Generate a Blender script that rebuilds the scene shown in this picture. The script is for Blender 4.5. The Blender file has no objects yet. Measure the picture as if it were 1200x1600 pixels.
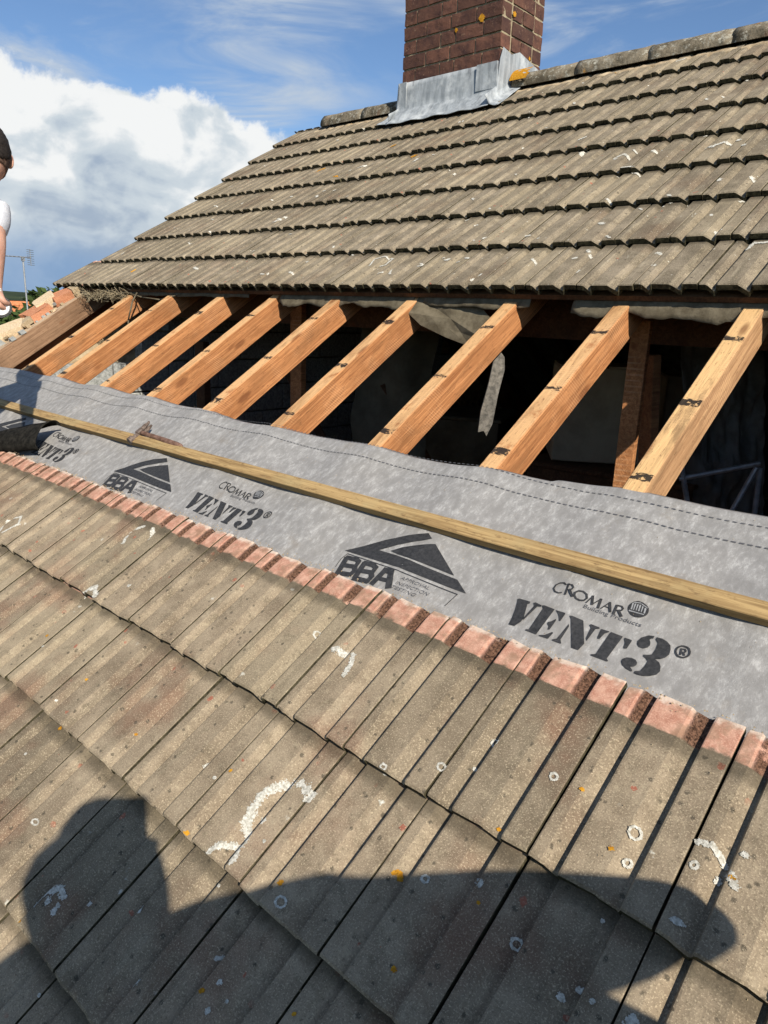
import bpy, bmesh, math, random, json
from mathutils import Matrix, Vector, noise
random.seed(11)
sc = bpy.context.scene
COL = sc.collection
RAD = math.radians
CR, SR = 0.84404, 0.53627          # cos / sin of the roof pitch (32.4 degrees)
Z0 = 6.3                           # height of the roof frame origin above the ground

def W(u, v, n):                    # roof frame (along, up the slope, out of the slope) -> world
    return Vector((u, CR*v - SR*n, SR*v + CR*n + Z0))
MR = Matrix(((1, 0, 0, 0), (0, CR, -SR, 0), (0, SR, CR, Z0), (0, 0, 0, 1)))

# ------------------------------------------------------------ camera
cam_d = bpy.data.cameras.new('camera'); cam = bpy.data.objects.new('camera', cam_d); COL.objects.link(cam)
sc.camera = cam
cam_d.sensor_fit = 'HORIZONTAL'; cam_d.sensor_width = 36; cam_d.lens = 36*1130/1200
cam_d.clip_start = 0.02; cam_d.clip_end = 6000
r0 = (0.7360017, 0.6760599, 0.0352767); r1 = (0.2052297, -0.1731626, -0.9632733); r2 = (-0.6451219, 0.7162107, -0.2661956)
cm = Matrix(((r0[0], -r1[0], -r2[0], 0), (r0[1], -r1[1], -r2[1], 0), (r0[2], -r1[2], -r2[2], 0), (0, 0, 0, 1)))
CAM = W(0, 0, 1.22)
cm.translation = CAM
cam.matrix_world = cm
sc.render.resolution_x = 768; sc.render.resolution_y = 1024
vs = sc.view_settings
vs.view_transform = 'Standard'; vs.look = 'None'; vs.gamma = 1; vs.use_curve_mapping = False
vs.exposure = 0.36
sc.render.engine = 'CYCLES'

def PX(x, y, plane_n=None):        # used only to decide what is in view
    pass
def inview(P, m=40):
    d = P - CAM
    z = d.x*r2[0]+d.y*r2[1]+d.z*r2[2]
    if z < .1: return False
    x = 600+1130*(d.x*r0[0]+d.y*r0[1]+d.z*r0[2])/z; y = 800+1130*(d.x*r1[0]+d.y*r1[1]+d.z*r1[2])/z
    return -m < x < 1200+m and -m < y < 1600+m

# ------------------------------------------------------------ sun and sky
SUN = W(1.06, 0.03, 1.0) - W(0, 0, 0); SUN.normalize()
sd = bpy.data.lights.new('sun', 'SUN'); so = bpy.data.objects.new('sun', sd); COL.objects.link(so)
sd.energy = 5.0; sd.angle = RAD(0.55); sd.color = (1.0, 0.92, 0.80)
so.rotation_mode = 'QUATERNION'; so.rotation_quaternion = SUN.to_track_quat('Z', 'Y'); so.location = (8, -4, 16)

world = bpy.data.worlds.new('World'); sc.world = world; world.use_nodes = True

class NT:                          # tiny node-graph helper
    def __init__(s, tree): s.t = tree; tree.nodes.clear()
    def n(s, typ, **kw):
        nd = s.t.nodes.new(typ)
        for k, v in kw.items(): setattr(nd, k, v)
        return nd
    def set(s, inp, v):
        if isinstance(v, bpy.types.NodeSocket): s.t.links.new(v, inp)
        elif v is not None: inp.default_value = v
    def m(s, op, a, b=None, c=None, clamp=False):
        nd = s.n('ShaderNodeMath', operation=op); nd.use_clamp = clamp
        s.set(nd.inputs[0], a); s.set(nd.inputs[1], b); s.set(nd.inputs[2], c)
        return nd.outputs[0]
    def noise(s, vec, scale, det=4, rough=.55, dist=0, out=0):
        nd = s.n('ShaderNodeTexNoise'); s.set(nd.inputs['Vector'], vec)
        nd.inputs['Scale'].default_value = scale; nd.inputs['Detail'].default_value = det
        nd.inputs['Roughness'].default_value = rough; nd.inputs['Distortion'].default_value = dist
        return nd.outputs[out]
    def vor(s, vec, scale, feat='F1', out='Distance', rnd=1):
        nd = s.n('ShaderNodeTexVoronoi', feature=feat); s.set(nd.inputs['Vector'], vec)
        nd.inputs['Scale'].default_value = scale; nd.inputs['Randomness'].default_value = rnd
        return nd.outputs[out]
    def ramp(s, f, a, b, smooth=True):     # 0..1 between a and b
        nd = s.n('ShaderNodeMapRange'); nd.interpolation_type = 'SMOOTHSTEP' if smooth else 'LINEAR'
        s.set(nd.inputs[0], f); nd.inputs[1].default_value = a; nd.inputs[2].default_value = b
        return nd.outputs[0]
    def mix(s, f, a, b, mode='MIX'):
        nd = s.n('ShaderNodeMix', data_type='RGBA', blend_type=mode)
        s.set(nd.inputs[0], f)
        s.set(nd.inputs[6], (*a, 1) if isinstance(a, tuple) and len(a) == 3 else a)
        s.set(nd.inputs[7], (*b, 1) if isinstance(b, tuple) and len(b) == 3 else b)
        return nd.outputs[2]
    def map(s, vec, scale=(1, 1, 1), rot=(0, 0, 0), loc=(0, 0, 0)):
        nd = s.n('ShaderNodeMapping'); s.set(nd.inputs[0], vec)
        nd.inputs[1].default_value = loc; nd.inputs[2].default_value = rot; nd.inputs[3].default_value = scale
        return nd.outputs[0]
    def xyz(s, vec):
        nd = s.n('ShaderNodeSeparateXYZ'); s.set(nd.inputs[0], vec); return nd.outputs
    def comb(s, x, y, z):
        nd = s.n('ShaderNodeCombineXYZ'); s.set(nd.inputs[0], x); s.set(nd.inputs[1], y); s.set(nd.inputs[2], z); return nd.outputs[0]

def build_world():
    g = NT(world.node_tree)
    tc = g.n('ShaderNodeTexCoord').outputs['Generated']
    sky = g.n('ShaderNodeTexSky', sky_type='NISHITA'); sky.sun_disc = False
    sky.sun_elevation = math.asin(SUN.z); sky.sun_rotation = math.atan2(SUN.x, SUN.y)
    sky.air_density = 1.0; sky.dust_density = 0.3; sky.ozone_density = 2.0; sky.altitude = 50
    x, y, z = g.xyz(tc)
    az = g.m('ARCTAN2', x, y)
    el = g.m('ARCSINE', z)
    blue = g.mix(1.0, sky.outputs[0], (1.22, 1.40, 1.62), 'MULTIPLY')
    # thin high streaks of cloud
    p = g.comb(az, g.m('MULTIPLY', el, 1.0), 0.0)
    pr = g.map(p, scale=(2.2, 9.5, 1), rot=(0, 0, RAD(24)))
    c1 = g.noise(pr, 1.5, 6, .6, .9)
    c2 = g.noise(g.map(p, scale=(1.6, 2.6, 1), loc=(4, 2, 0)), 2.2, 3, .5)
    cir = g.m('MULTIPLY', g.ramp(c1, .40, .80), g.ramp(c2, .35, .6))
    cir = g.m('MULTIPLY', cir, 1.25, clamp=True)
    sk = g.mix(cir, blue, (7.6, 8.6, 9.8))
    # cumulus bank
    edge = g.m('ADD', g.m('MULTIPLY', g.m('COSINE', g.m('MULTIPLY', g.m('ADD', az, 1.3), 2.0)), .205), .058)
    edge = g.m('SUBTRACT', edge, g.m('MULTIPLY', g.m('LESS_THAN', g.m('COSINE', g.m('ADD', az, 1.3)), 0.0), .6))
    nb = g.noise(tc, 7.5, 11, .60, .15)
    nb2 = g.noise(tc, 2.6, 3, .5)
    top = g.m('ADD', edge, g.m('MULTIPLY', g.m('SUBTRACT', nb, .5), .20))
    d = g.m('SUBTRACT', top, el)
    mask = g.ramp(d, -.003, .014)
    big = g.noise(g.map(tc, scale=(1, 1, 1.5), loc=(1.3, .4, .2)), 9.0, 8, .52, .6)
    hi = g.noise(g.map(tc, scale=(1, 1, 1.4), loc=(3.3, 1.4, .2)), 24.0, 6, .5, .4)
    rim = g.m('SUBTRACT', 1.0, g.ramp(d, 0.0, .06))
    lit = g.m('ADD', g.m('MULTIPLY', g.m('SUBTRACT', big, .5), 3.0), g.m('MULTIPLY', g.m('SUBTRACT', hi, .5), 1.1))
    lit = g.m('ADD', lit, g.m('MULTIPLY', g.ramp(el, .02, .22), .50))
    lit = g.m('ADD', lit, g.m('MULTIPLY', rim, .35))
    lit = g.m('ADD', lit, .34, clamp=True)
    cc = g.mix(g.ramp(lit, .0, .55), (5.2, 6.4, 8.0), (8.4, 9.4, 10.2))
    cc = g.mix(g.ramp(lit, .5, 1.0), cc, (12.6, 12.8, 12.8))
    low = g.m('SUBTRACT', 1.0, g.ramp(g.m('ADD', el, g.m('MULTIPLY', g.m('SUBTRACT', nb2, .5), .12)), .02, .08))
    cc = g.mix(g.m('MULTIPLY', low, .8), cc, (3.0, 5.0, 8.2))
    fin = g.mix(mask, sk, cc)
    bg = g.n('ShaderNodeBackground'); g.set(bg.inputs[0], fin); bg.inputs[1].default_value = 0.056
    out = g.n('ShaderNodeOutputWorld'); g.set(out.inputs[0], bg.outputs[0])
build_world()

# ------------------------------------------------------------ materials
def material(name, fn, rough=.85, spec=.3):
    m = bpy.data.materials.new(name); m.use_nodes = True
    g = NT(m.node_tree)
    b = g.n('ShaderNodeBsdfPrincipled'); o = g.n('ShaderNodeOutputMaterial'); g.set(o.inputs[0], b.outputs[0])
    b.inputs['Roughness'].default_value = rough; b.inputs['Specular IOR Level'].default_value = spec
    g.b = b
    fn(g)
    return m
def bump(g, h, strength=.5, dist=.003, prev=None):
    nd = g.n('ShaderNodeBump'); nd.inputs['Strength'].default_value = strength; nd.inputs['Distance'].default_value = dist
    g.set(nd.inputs['Height'], h)
    if prev is not None: g.set(nd.inputs['Normal'], prev)
    return nd.outputs[0]
def coords(g):
    tc = g.n('ShaderNodeTexCoord').outputs['Object']
    info = g.n('ShaderNodeObjectInfo').outputs['Random']
    off = g.n('ShaderNodeVectorMath', operation='ADD'); g.set(off.inputs[0], tc)
    g.set(off.inputs[1], g.comb(g.m('MULTIPLY', info, 37.0), g.m('MULTIPLY', info, 91.0), 0.0))
    return tc, off.outputs[0], info
def geo(g):
    return g.n('ShaderNodeNewGeometry')

GAUGE = .293
def tile_mat(name, upper, outer=False):
    def f(g):
        tc, oc, rnd = coords(g)
        pos = geo(g).outputs['Position']
        x, y, z = g.xyz(tc)
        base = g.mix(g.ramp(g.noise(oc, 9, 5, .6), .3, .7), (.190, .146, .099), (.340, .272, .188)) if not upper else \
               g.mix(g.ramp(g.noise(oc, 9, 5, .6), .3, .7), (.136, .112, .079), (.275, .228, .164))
        # tile to tile tone
        base = g.mix(g.m('MULTIPLY', g.m('POWER', rnd, 2.2), .6), base, (.125, .103, .070))
        base = g.mix(g.m('MULTIPLY', g.ramp(g.m('FRACT', g.m('MULTIPLY', rnd, 7.13)), .6, 1.0), .4), base, (.34, .28, .185))
        # long streaks down the slope
        st = g.noise(g.map(oc, scale=(70, 5, 70)), 1.0, 5, .65)
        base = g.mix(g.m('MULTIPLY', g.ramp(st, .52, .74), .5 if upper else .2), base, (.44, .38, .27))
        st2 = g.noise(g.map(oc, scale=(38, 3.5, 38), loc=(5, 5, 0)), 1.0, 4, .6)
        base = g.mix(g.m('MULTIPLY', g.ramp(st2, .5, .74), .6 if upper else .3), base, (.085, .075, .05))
        mo = g.noise(oc, 32, 6, .72)
        base = g.mix(g.m('MULTIPLY', g.ramp(mo, .50, .72), .5), base, (.095, .08, .052))
        mo2 = g.noise(g.map(oc, loc=(3, 7, 2)), 48, 6, .72)
        base = g.mix(g.m('MULTIPLY', g.ramp(mo2, .52, .72), .38), base, (.50, .42, .28))
        # ruddy worn areas
        lg = g.noise(pos, 1.7, 5, .65)
        base = g.mix(g.m('MULTIPLY', g.ramp(lg, .50, .68), .55), base, (.085, .068, .046))
        rd = g.noise(pos, 3.4, 4, .6)
        base = g.mix(g.m('MULTIPLY', g.ramp(rd, .52, .70), .42 if not upper else .12), base, (.21, .095, .06))
        rs = g.vor(oc, 19)
        base = g.mix(g.m('MULTIPLY', g.m('LESS_THAN', g.m('ADD', rs, g.m('MULTIPLY', g.noise(oc, 120, 3), .25)), .24), g.ramp(g.noise(oc, 8, 2), .52, .6)), base, (.30, .11, .07))
        # dark algae spots
        ds = g.m('ADD', g.vor(oc, 34), g.m('MULTIPLY', g.noise(oc, 90, 4), .35))
        base = g.mix(g.m('MULTIPLY', g.m('SUBTRACT', 1.0, g.ramp(ds, .26, .36)), .75), base, (.055, .048, .036))
        # sand grains
        gr = g.noise(oc, 330, 3, .75)
        base = g.mix(g.m('MULTIPLY', g.ramp(gr, .52, .68), .62), base, (.58, .48, .33))
        gr2 = g.noise(oc, 240, 3, .75)
        base = g.mix(g.m('MULTIPLY', g.ramp(gr2, .53, .70), .55), base, (.075, .058, .036))
        # small pale lichen
        lc = g.m('ADD', g.vor(oc, 30 if upper else 15), g.m('MULTIPLY', g.noise(oc, 150, 4), .3))
        lm = g.m('MULTIPLY', g.m('SUBTRACT', 1.0, g.ramp(lc, .20, .25)), g.ramp(g.noise(oc, 6, 2), .34 if upper else .54, .6))
        base = g.mix(g.m('MULTIPLY', lm, .65), base, (.60, .58, .49))
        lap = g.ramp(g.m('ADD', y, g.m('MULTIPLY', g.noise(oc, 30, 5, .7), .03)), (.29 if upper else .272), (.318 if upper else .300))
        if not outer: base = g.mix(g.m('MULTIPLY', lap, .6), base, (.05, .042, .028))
        # unweathered salmon head of the tile, normally covered by the course above
        ed = g.m('ADD', y, g.m('MULTIPLY', g.m('SUBTRACT', g.noise(oc, 28, 4, .6),   .5), .050 if not upper else .02))
        hd = g.ramp(ed, (9 if outer and upper else .598 if outer else .334 if upper else .293), (9.1 if outer and upper else .603 if outer else .340 if upper else .306))
        hd = g.m('MULTIPLY', hd, g.ramp(y, .2985, .3015))
        pink = g.mix(g.ramp(g.noise(oc, 40, 5, .65), .35, .7), (.38, .185, .125), (.56, .335, .24))
        pink = g.mix(g.m('MULTIPLY', g.ramp(gr, .5, .64), .45), pink, (.72, .45, .34))
        pink = g.mix(g.m('MULTIPLY', g.ramp(g.m('ADD', y, g.m('MULTIPLY', g.noise(oc, 34, 5, .7), .05)), .377, .392), .85), pink, (.62, .52, .42))
        pink = g.mix(g.m('MULTIPLY', g.ramp(g.noise(oc, 16, 5, .7), .46, .62), .75), pink, (.27, .17, .11))
        base = g.mix(hd, base, pink)
        # brown crumbly dirt lying in the sloping flanks of the head
        in1 = g.m('MULTIPLY', g.ramp(x, .026, .032), g.m('SUBTRACT', 1.0, g.ramp(x, .047, .052)))
        in2 = g.m('MULTIPLY', g.ramp(x, .118, .126), g.m('SUBTRACT', 1.0, g.ramp(x, .146, .151)))
        fl = g.m('MULTIPLY', g.m('ADD', in1, in2, clamp=True), g.ramp(g.noise(oc, 22, 5, .7), .30, .44))
        fl = g.m('MULTIPLY', fl, hd)
        dirt = g.mix(g.ramp(g.noise(oc, 200, 4, .75), .35, .65), (.05, .026, .016), (.25, .135, .085))
        base = g.mix(fl, base, dirt)
        g.set(g.b.inputs['Base Color'], base)
        h = g.m('ADD', g.m('MULTIPLY', gr, .6), g.m('MULTIPLY', g.noise(oc, 60, 5, .6), 1.4))
        nrm = bump(g, h, .45, .0024)
        nrm = bump(g, g.m('MULTIPLY', g.m('ADD', fl, 0.0), g.noise(oc, 170, 3, .8)), .9, .012, nrm)
        g.set(g.b.inputs['Normal'], nrm)
    return material(name, f, .95, .15)
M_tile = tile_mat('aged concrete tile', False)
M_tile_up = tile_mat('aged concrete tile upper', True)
M_tile_out = tile_mat('aged concrete tile outer', False, True)
M_tile_up_out = tile_mat('aged concrete tile upper outer', True, True)

def f_edge(g):
    tc, oc, r = coords(g)
    c = g.mix(g.ramp(g.noise(oc, 60, 4, .7), .3, .7), (.022, .02, .012), (.11, .095, .055))
    g.set(g.b.inputs['Base Color'], c); g.set(g.b.inputs['Normal'], bump(g, g.noise(oc, 200, 4, .7), .8, .004))
M_edge = material('dark tile edge', f_edge, 1, .1)  # dark mottled colour for tile fronts, sides and undersides

def f_wood(c_dark, c_mid, c_top, marks=True, knots=True):
    def f(g):
        tc, oc, r = coords(g)
        x, y, z = g.xyz(tc)
        gr = g.noise(g.map(oc, scale=(60, 2.2, 60)), 1.0, 6, .6, 1.5)
        fine = g.noise(g.map(oc, scale=(420, 9, 420)), 1.0, 3, .6)
        c = g.mix(g.ramp(gr, .3, .7), c_dark, c_mid)
        c = g.mix(g.m('MULTIPLY', g.ramp(fine, .5, .7), .35), c, tuple(min(1, k*1.35) for k in c_mid))
        c = g.mix(g.m('MULTIPLY', g.ramp(g.noise(oc, 4.5, 3), .45, .7), .35), c, tuple(k*.62 for k in c_dark))
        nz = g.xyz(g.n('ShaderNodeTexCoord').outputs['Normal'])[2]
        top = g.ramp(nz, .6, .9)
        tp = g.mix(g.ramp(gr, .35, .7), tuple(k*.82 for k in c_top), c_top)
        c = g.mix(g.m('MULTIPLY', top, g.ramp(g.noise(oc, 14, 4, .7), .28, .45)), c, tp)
        gm_ = g.noise(g.map(oc, scale=(14, 2.6, 14)), 1.0, 6, .72, .8)
        c = g.mix(g.m('MULTIPLY', g.ramp(gm_, .46, .68), .7), c, tuple(k*.42 for k in c_mid))
        sp = g.noise(g.map(oc, scale=(150, 40, 150)), 1.0, 4, .7)
        c = g.mix(g.m('MULTIPLY', g.ramp(sp, .56, .70), .6), c, (.12, .055, .025))
        if knots:
            kn = g.vor(g.map(oc, scale=(9, 3.0, 9)), 1.0)
            km = g.m('SUBTRACT', 1.0, g.ramp(kn, .07, .16))
            c = g.mix(g.m('MULTIPLY', km, .7), c, (.16, .055, .02))
        if marks:
            # saw marks across the side faces
            sw = g.m('SINE', g.m('MULTIPLY', g.m('ADD', y, g.m('MULTIPLY', z, .5)), 620.0))
            c = g.mix(g.m('MULTIPLY', g.m('MULTIPLY', g.ramp(sw, .2, 1.0), g.ramp(g.noise(oc, 6, 2), .5, .65)), .22), c, (.85, .55, .32))
            # black bitumen left where the battens were
            fr = g.m('FRACT', g.m('DIVIDE', g.m('SUBTRACT', y, .783), .305))
            dd = g.m('ABSOLUTE', g.m('SUBTRACT', fr, .5))
            dd = g.m('ADD', dd, g.m('MULTIPLY', g.m('SUBTRACT', g.noise(g.map(oc, scale=(40, 160, 40)), 1.0, 4, .7),   .5), .15))
            dd = g.m('ADD', dd, g.m('MULTIPLY', g.m('SUBTRACT', g.noise(oc, 1.7, 2), .5), .12))
            mk = g.m('MULTIPLY', g.m('LESS_THAN', dd, .034), top)
            mk = g.m('MULTIPLY', mk, g.ramp(g.noise(oc, 34, 4, .7), .42, .47))
            c = g.mix(g.m('MULTIPLY', mk, .95), c, (.012, .012, .013))
        g.set(g.b.inputs['Base Color'], c)
        g.set(g.b.inputs['Normal'], bump(g, g.m('ADD', gr, g.m('MULTIPLY', fine, .9)), .8, .0032))
    return f
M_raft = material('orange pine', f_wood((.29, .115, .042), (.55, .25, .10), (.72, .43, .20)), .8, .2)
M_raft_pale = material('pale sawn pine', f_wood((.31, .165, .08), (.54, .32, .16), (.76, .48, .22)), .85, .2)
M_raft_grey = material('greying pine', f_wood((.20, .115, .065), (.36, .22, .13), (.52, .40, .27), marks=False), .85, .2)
M_timber_dk = material('shade-darkened attic timber', f_wood((.07, .035, .018), (.15, .075, .038), (.17, .09, .045), marks=False), .85, .2)  # shade of the attic is put into this dark wood colour
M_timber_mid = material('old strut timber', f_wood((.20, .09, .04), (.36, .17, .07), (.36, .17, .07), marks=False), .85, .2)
M_batten = material('treated batten', f_wood((.30, .20, .075), (.62, .45, .19), (.74, .56, .27), marks=False, knots=True), .8, .25)
def f_ply(c1, c2, sc_=8):
    def f(g):
        tc, oc, r = coords(g)
        c = g.mix(g.ramp(g.noise(oc, sc_, 6, .65), .3, .7), c1, c2)
        g.set(g.b.inputs['Base Color'], c)
        g.set(g.b.inputs['Normal'], bump(g, g.noise(oc, sc_*12, 4, .65), .5, .004))
    return f
M_black_felt = material('black bitumen felt', f_ply((.006, .006, .005), (.028, .026, .022), 60), .95, .08)
M_felt = material('old roofing felt', f_ply((.085, .070, .046), (.17, .145, .10), 22), .95, .1)
M_rust = material('rusty steel', f_ply((.11, .05, .028), (.30, .17, .11), 60), .8, .3)
M_hsteel = material('dull hammer steel', f_ply((.06, .04, .03), (.20, .15, .12), 70), .6, .4)
M_handle = material('dusty brown handle', f_ply((.10, .05, .032), (.25, .15, .11), 50), .8, .2)
M_mortar = material('old mortar', f_ply((.27, .20, .12), (.55, .44, .29), 18), .98, .1)
M_mortar_joint = material('chimney mortar', f_ply((.22, .18, .12), (.42, .35, .23), 22), .98, .1)
M_brick_red = material('broken orange brick', f_ply((.36, .13, .065), (.60, .30, .17), 25), .95, .1)
M_brick_cream = material('mortar smeared brick', f_ply((.50, .35, .21), (.74, .62, .42), 20), .95, .1)
M_block = material('grey concrete block', f_ply((.20, .21, .20), (.46, .47, .45), 55), .98, .1)
M_insul = material('dusty loft insulation', f_ply((.09, .085, .075), (.24, .22, .19), 60), 1, .05)
M_card = material('cardboard', f_ply((.36, .27, .17), (.50, .39, .25), 4), .9, .1)
M_tank = material('dull tank plastic', f_ply((.10, .085, .055), (.17, .145, .095), 6), .95, .05)
M_plastic = material('grey plastic bag', f_ply((.07, .065, .055), (.15, .14, .12), 7), .5, .4)
M_metal = material('grey tube metal', f_ply((.30, .31, .32), (.50, .50, .50), 20), .4, .6)
M_metal.node_tree.nodes['Principled BSDF'].inputs['Metallic'].default_value = .6
def f_lead(g):
    tc, oc, r = coords(g)
    pos = geo(g).outputs['Position']
    v = g.noise(g.map(pos, scale=(26, 26, 3)), 1.0, 5, .65, .4)
    c = g.mix(g.ramp(v, .3, .7), (.20, .22, .235), (.37, .40, .42))
    c = g.mix(g.ramp(g.noise(pos, 9, 5, .6), .45, .75), c, (.52, .545, .55))
    dk = g.ramp(g.noise(g.map(pos, scale=(14, 14, 4), loc=(2, 5, 1)), 1.0, 4, .6), .62, .72)
    c = g.mix(g.m('MULTIPLY', dk, .8), c, (.09, .085, .095))
    g.set(g.b.inputs['Base Color'], c); g.set(g.b.inputs['Normal'], bump(g, g.noise(pos, 30, 4), .3, .006))
M_lead = material('weathered lead', f_lead, .62, .45)
def f_brick(g):
    tc, oc, r = coords(g)
    c = g.mix(r, (.085, .045, .034), (.165, .078, .054))
    c = g.mix(g.ramp(g.noise(oc, 14, 5, .65), .35, .75), c, (.055, .03, .028))
    c = g.mix(g.m('MULTIPLY', g.ramp(g.noise(oc, 45, 5, .7), .58, .72), .5), c, (.36, .23, .15))
    g.set(g.b.inputs['Base Color'], c); g.set(g.b.inputs['Normal'], bump(g, g.noise(oc, 90, 5, .7), .7, .005))
M_brick = material('dark red brick', f_brick, .92, .15)
def f_ridge(g):
    tc, oc, r = coords(g)
    c = g.mix(g.ramp(g.noise(oc, 10, 5, .65), .35, .65), (.085, .072, .050), (.235, .20, .145))
    c = g.mix(g.m('MULTIPLY', g.ramp(g.noise(oc, 7, 4, .6), .54, .70), .5), c, (.24, .12, .07))
    lc = g.m('ADD', g.vor(oc, 17), g.m('MULTIPLY', g.noise(oc, 110, 4), .35))
    c = g.mix(g.m('MULTIPLY', g.ramp(g.noise(oc, 26, 5, .75), .52, .62), .7), c, (.40, .385, .32))
    c = g.mix(g.m('SUBTRACT', 1.0, g.ramp(lc, .24, .32)), c, (.50, .48, .40))
    oo = g.m('ADD', g.vor(oc, 6), g.m('MULTIPLY', g.noise(oc, 60, 4), .3))
    c = g.mix(g.m('SUBTRACT', 1.0, g.ramp(oo, .2, .26)), c, (.42, .20, .03))
    g.set(g.b.inputs['Base Color'], c); g.set(g.b.inputs['Normal'], bump(g, g.noise(oc, 40, 6, .7), .9, .01))
M_ridge = material('lichened ridge tile', f_ridge, .95, .1)
def f_memb(g):
    tc, oc, r = coords(g)
    a = g.noise(g.map(tc, scale=(38, 22, 16), rot=(0, 0, .3)), 1.0, 8, .74, .15)
    b = g.noise(g.map(tc, scale=(150, 70, 30), rot=(0, 0, -.4)), 1.0, 6, .8, .3)
    c = g.mix(g.ramp(a, .36, .62), (.240, .232, .220), (.315, .306, .292))
    c = g.mix(g.m('MULTIPLY', g.ramp(g.m('MULTIPLY', a, b), .25, .40), .62), c, (.54, .53, .505))
    c = g.mix(g.m('MULTIPLY', g.ramp(g.noise(tc, 3.0, 4, .6), .5, .7), .12), c, (.30, .27, .22))
    dr_ = g.noise(tc, 9, 6, .75)
    c = g.mix(g.m('MULTIPLY', g.ramp(dr_, .56, .72), .35), c, (.24, .20, .15))
    g.set(g.b.inputs['Base Color'], c)
    h = g.m('ADD', g.m('MULTIPLY', g.noise(tc, 7, 3, .5), 3.0), g.noise(tc, 500, 3, .6))
    g.set(g.b.inputs['Normal'], bump(g, h, .35, .003))
M_memb = material('grey fleece membrane', f_memb, .7, .3)
M_print = material('black print', f_ply((.020, .021, .023), (.050, .050, .052), 120), .6, .3)
M_gap = material('unprinted grey', f_ply((.24, .245, .25), (.34, .345, .35), 60), .7, .3)
M_print_soft = material('thin grey print', f_ply((.08, .08, .085), (.14, .14, .145), 90), .6, .3)
M_lich = material('white lichen', f_ply((.34, .32, .26), (.74, .72, .64), 190), 1, .05)
M_lich_o = material('ochre lichen', f_ply((.36, .15, .015), (.58, .30, .03), 90), 1, .05)
def f_grass(g):
    pos = geo(g).outputs['Position']
    c = g.mix(g.ramp(g.noise(pos, .12, 6, .6), .35, .65), (.030, .050, .014), (.075, .095, .030))
    c = g.mix(g.m('MULTIPLY', g.ramp(g.noise(pos, 3, 4, .6), .4, .7), .4), c, (.11, .12, .05))
    g.set(g.b.inputs['Base Color'], c)
M_grass = material('grass', f_grass, .95, .1)
M_leaf = material('leaves', f_ply((.018, .038, .010), (.060, .090, .022), 1.5), .8, .2)
M_bark = material('bark', f_ply((.05, .035, .022), (.13, .10, .07), 6), .95, .1)
M_hill = material('far wooded hill', f_ply((.022, .034, .018), (.050, .066, .030), .02), .95, .1)
M_wallb = material('house brick', f_ply((.22, .09, .05), (.36, .17, .10), 3), .95, .1)
M_render = material('cream render', f_ply((.46, .40, .26), (.60, .54, .38), 2), .95, .1)
M_yellow = material('yellow stock brick', f_ply((.42, .36, .11), (.62, .55, .20), 8), .95, .1)
M_orange = material('orange roof tile', f_ply((.42, .15, .06), (.62, .26, .12), 5), .95, .1)
M_glass = material('dark window glass', f_ply((.02, .025, .03), (.04, .05, .06), 1), .1, .6)
M_white = material('white paint', f_ply((.68, .68, .66), (.80, .80, .78), 3), .6, .3)
M_asphalt = material('asphalt', f_ply((.04, .04, .04), (.065, .063, .06), 3), .95, .1)
M_skin = material('skin', f_ply((.42, .22, .15), (.56, .32, .23), 9), .55, .4)
M_skin.node_tree.nodes['Principled BSDF'].inputs['Subsurface Weight'].default_value = .12
M_skin.node_tree.nodes['Principled BSDF'].inputs['Subsurface Radius'].default_value = (.02, .008, .004)
M_hair = material('short dark hair', f_ply((.008, .006, .005), (.032, .024, .019), 220), .7, .3)
M_hairf = material('faded hair', f_ply((.05, .035, .026), (.16, .095, .065), 60), .7, .3)
M_tshirt = material('white cotton', f_ply((.50, .52, .56), (.66, .67, .70), 16), .9, .1)
M_jeans = material('dark work trousers', f_ply((.02, .022, .03), (.045, .048, .06), 25), .9, .1)
M_jacket = material('dark jacket', f_ply((.015, .017, .02), (.04, .042, .05), 25), .9, .1)
M_boot = material('tan boot leather', f_ply((.12, .07, .035), (.22, .14, .07), 15), .7, .3)
M_blackp = material('black plastic', f_ply((.012, .012, .013), (.03, .03, .03), 20), .4, .5)
M_eye = material('eye', f_ply((.6, .6, .58), (.7, .7, .68), 3), .3, .5)

# ------------------------------------------------------------ object helpers
MW = {}
def link(name, me, mat=None, parent=None, M=None):
    o = bpy.data.objects.new(name, me); COL.objects.link(o)
    if mat is not None and me is not None and not me.materials:
        for m_ in (mat if isinstance(mat, (list, tuple)) else [mat]): me.materials.append(m_)
    M = M if M is not None else Matrix.Identity(4)
    if parent is not None:
        o.parent = parent; o.matrix_basis = MW[parent.name].inverted() @ M
    else: o.matrix_basis = M
    MW[o.name] = M.copy()
    return o
def empty(name, loc): return link(name, None, None, None, Matrix.Translation(loc))
def tag(o, label=None, cat=None, group=None, kind=None):
    for k, v in (('label', label), ('category', cat), ('group', group), ('kind', kind)):
        if v: o[k] = v
    return o
def mesh(name, vs_, fs, smooth=False):
    me = bpy.data.meshes.new(name); me.from_pydata([tuple(v) for v in vs_], [], fs)
    bm = bmesh.new(); bm.from_mesh(me); bmesh.ops.recalc_face_normals(bm, faces=bm.faces); bm.to_mesh(me); bm.free()
    if smooth:
        for p in me.polygons: p.use_smooth = True
    return me
def bm_box(bm, c, s, M=None, jit=0, bev=0):
    r = bmesh.ops.create_cube(bm, size=1)
    for v in r['verts']:
        v.co = Vector((v.co.x*s[0]+c[0], v.co.y*s[1]+c[1], v.co.z*s[2]+c[2]))
        if jit: v.co += Vector([random.uniform(-jit, jit) for _ in range(3)])
        if M is not None: v.co = M @ v.co
    if bev:
        ed = list({e for v in r['verts'] for e in v.link_edges})
        bmesh.ops.bevel(bm, geom=ed, offset=bev, segments=1, affect='EDGES')
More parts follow.
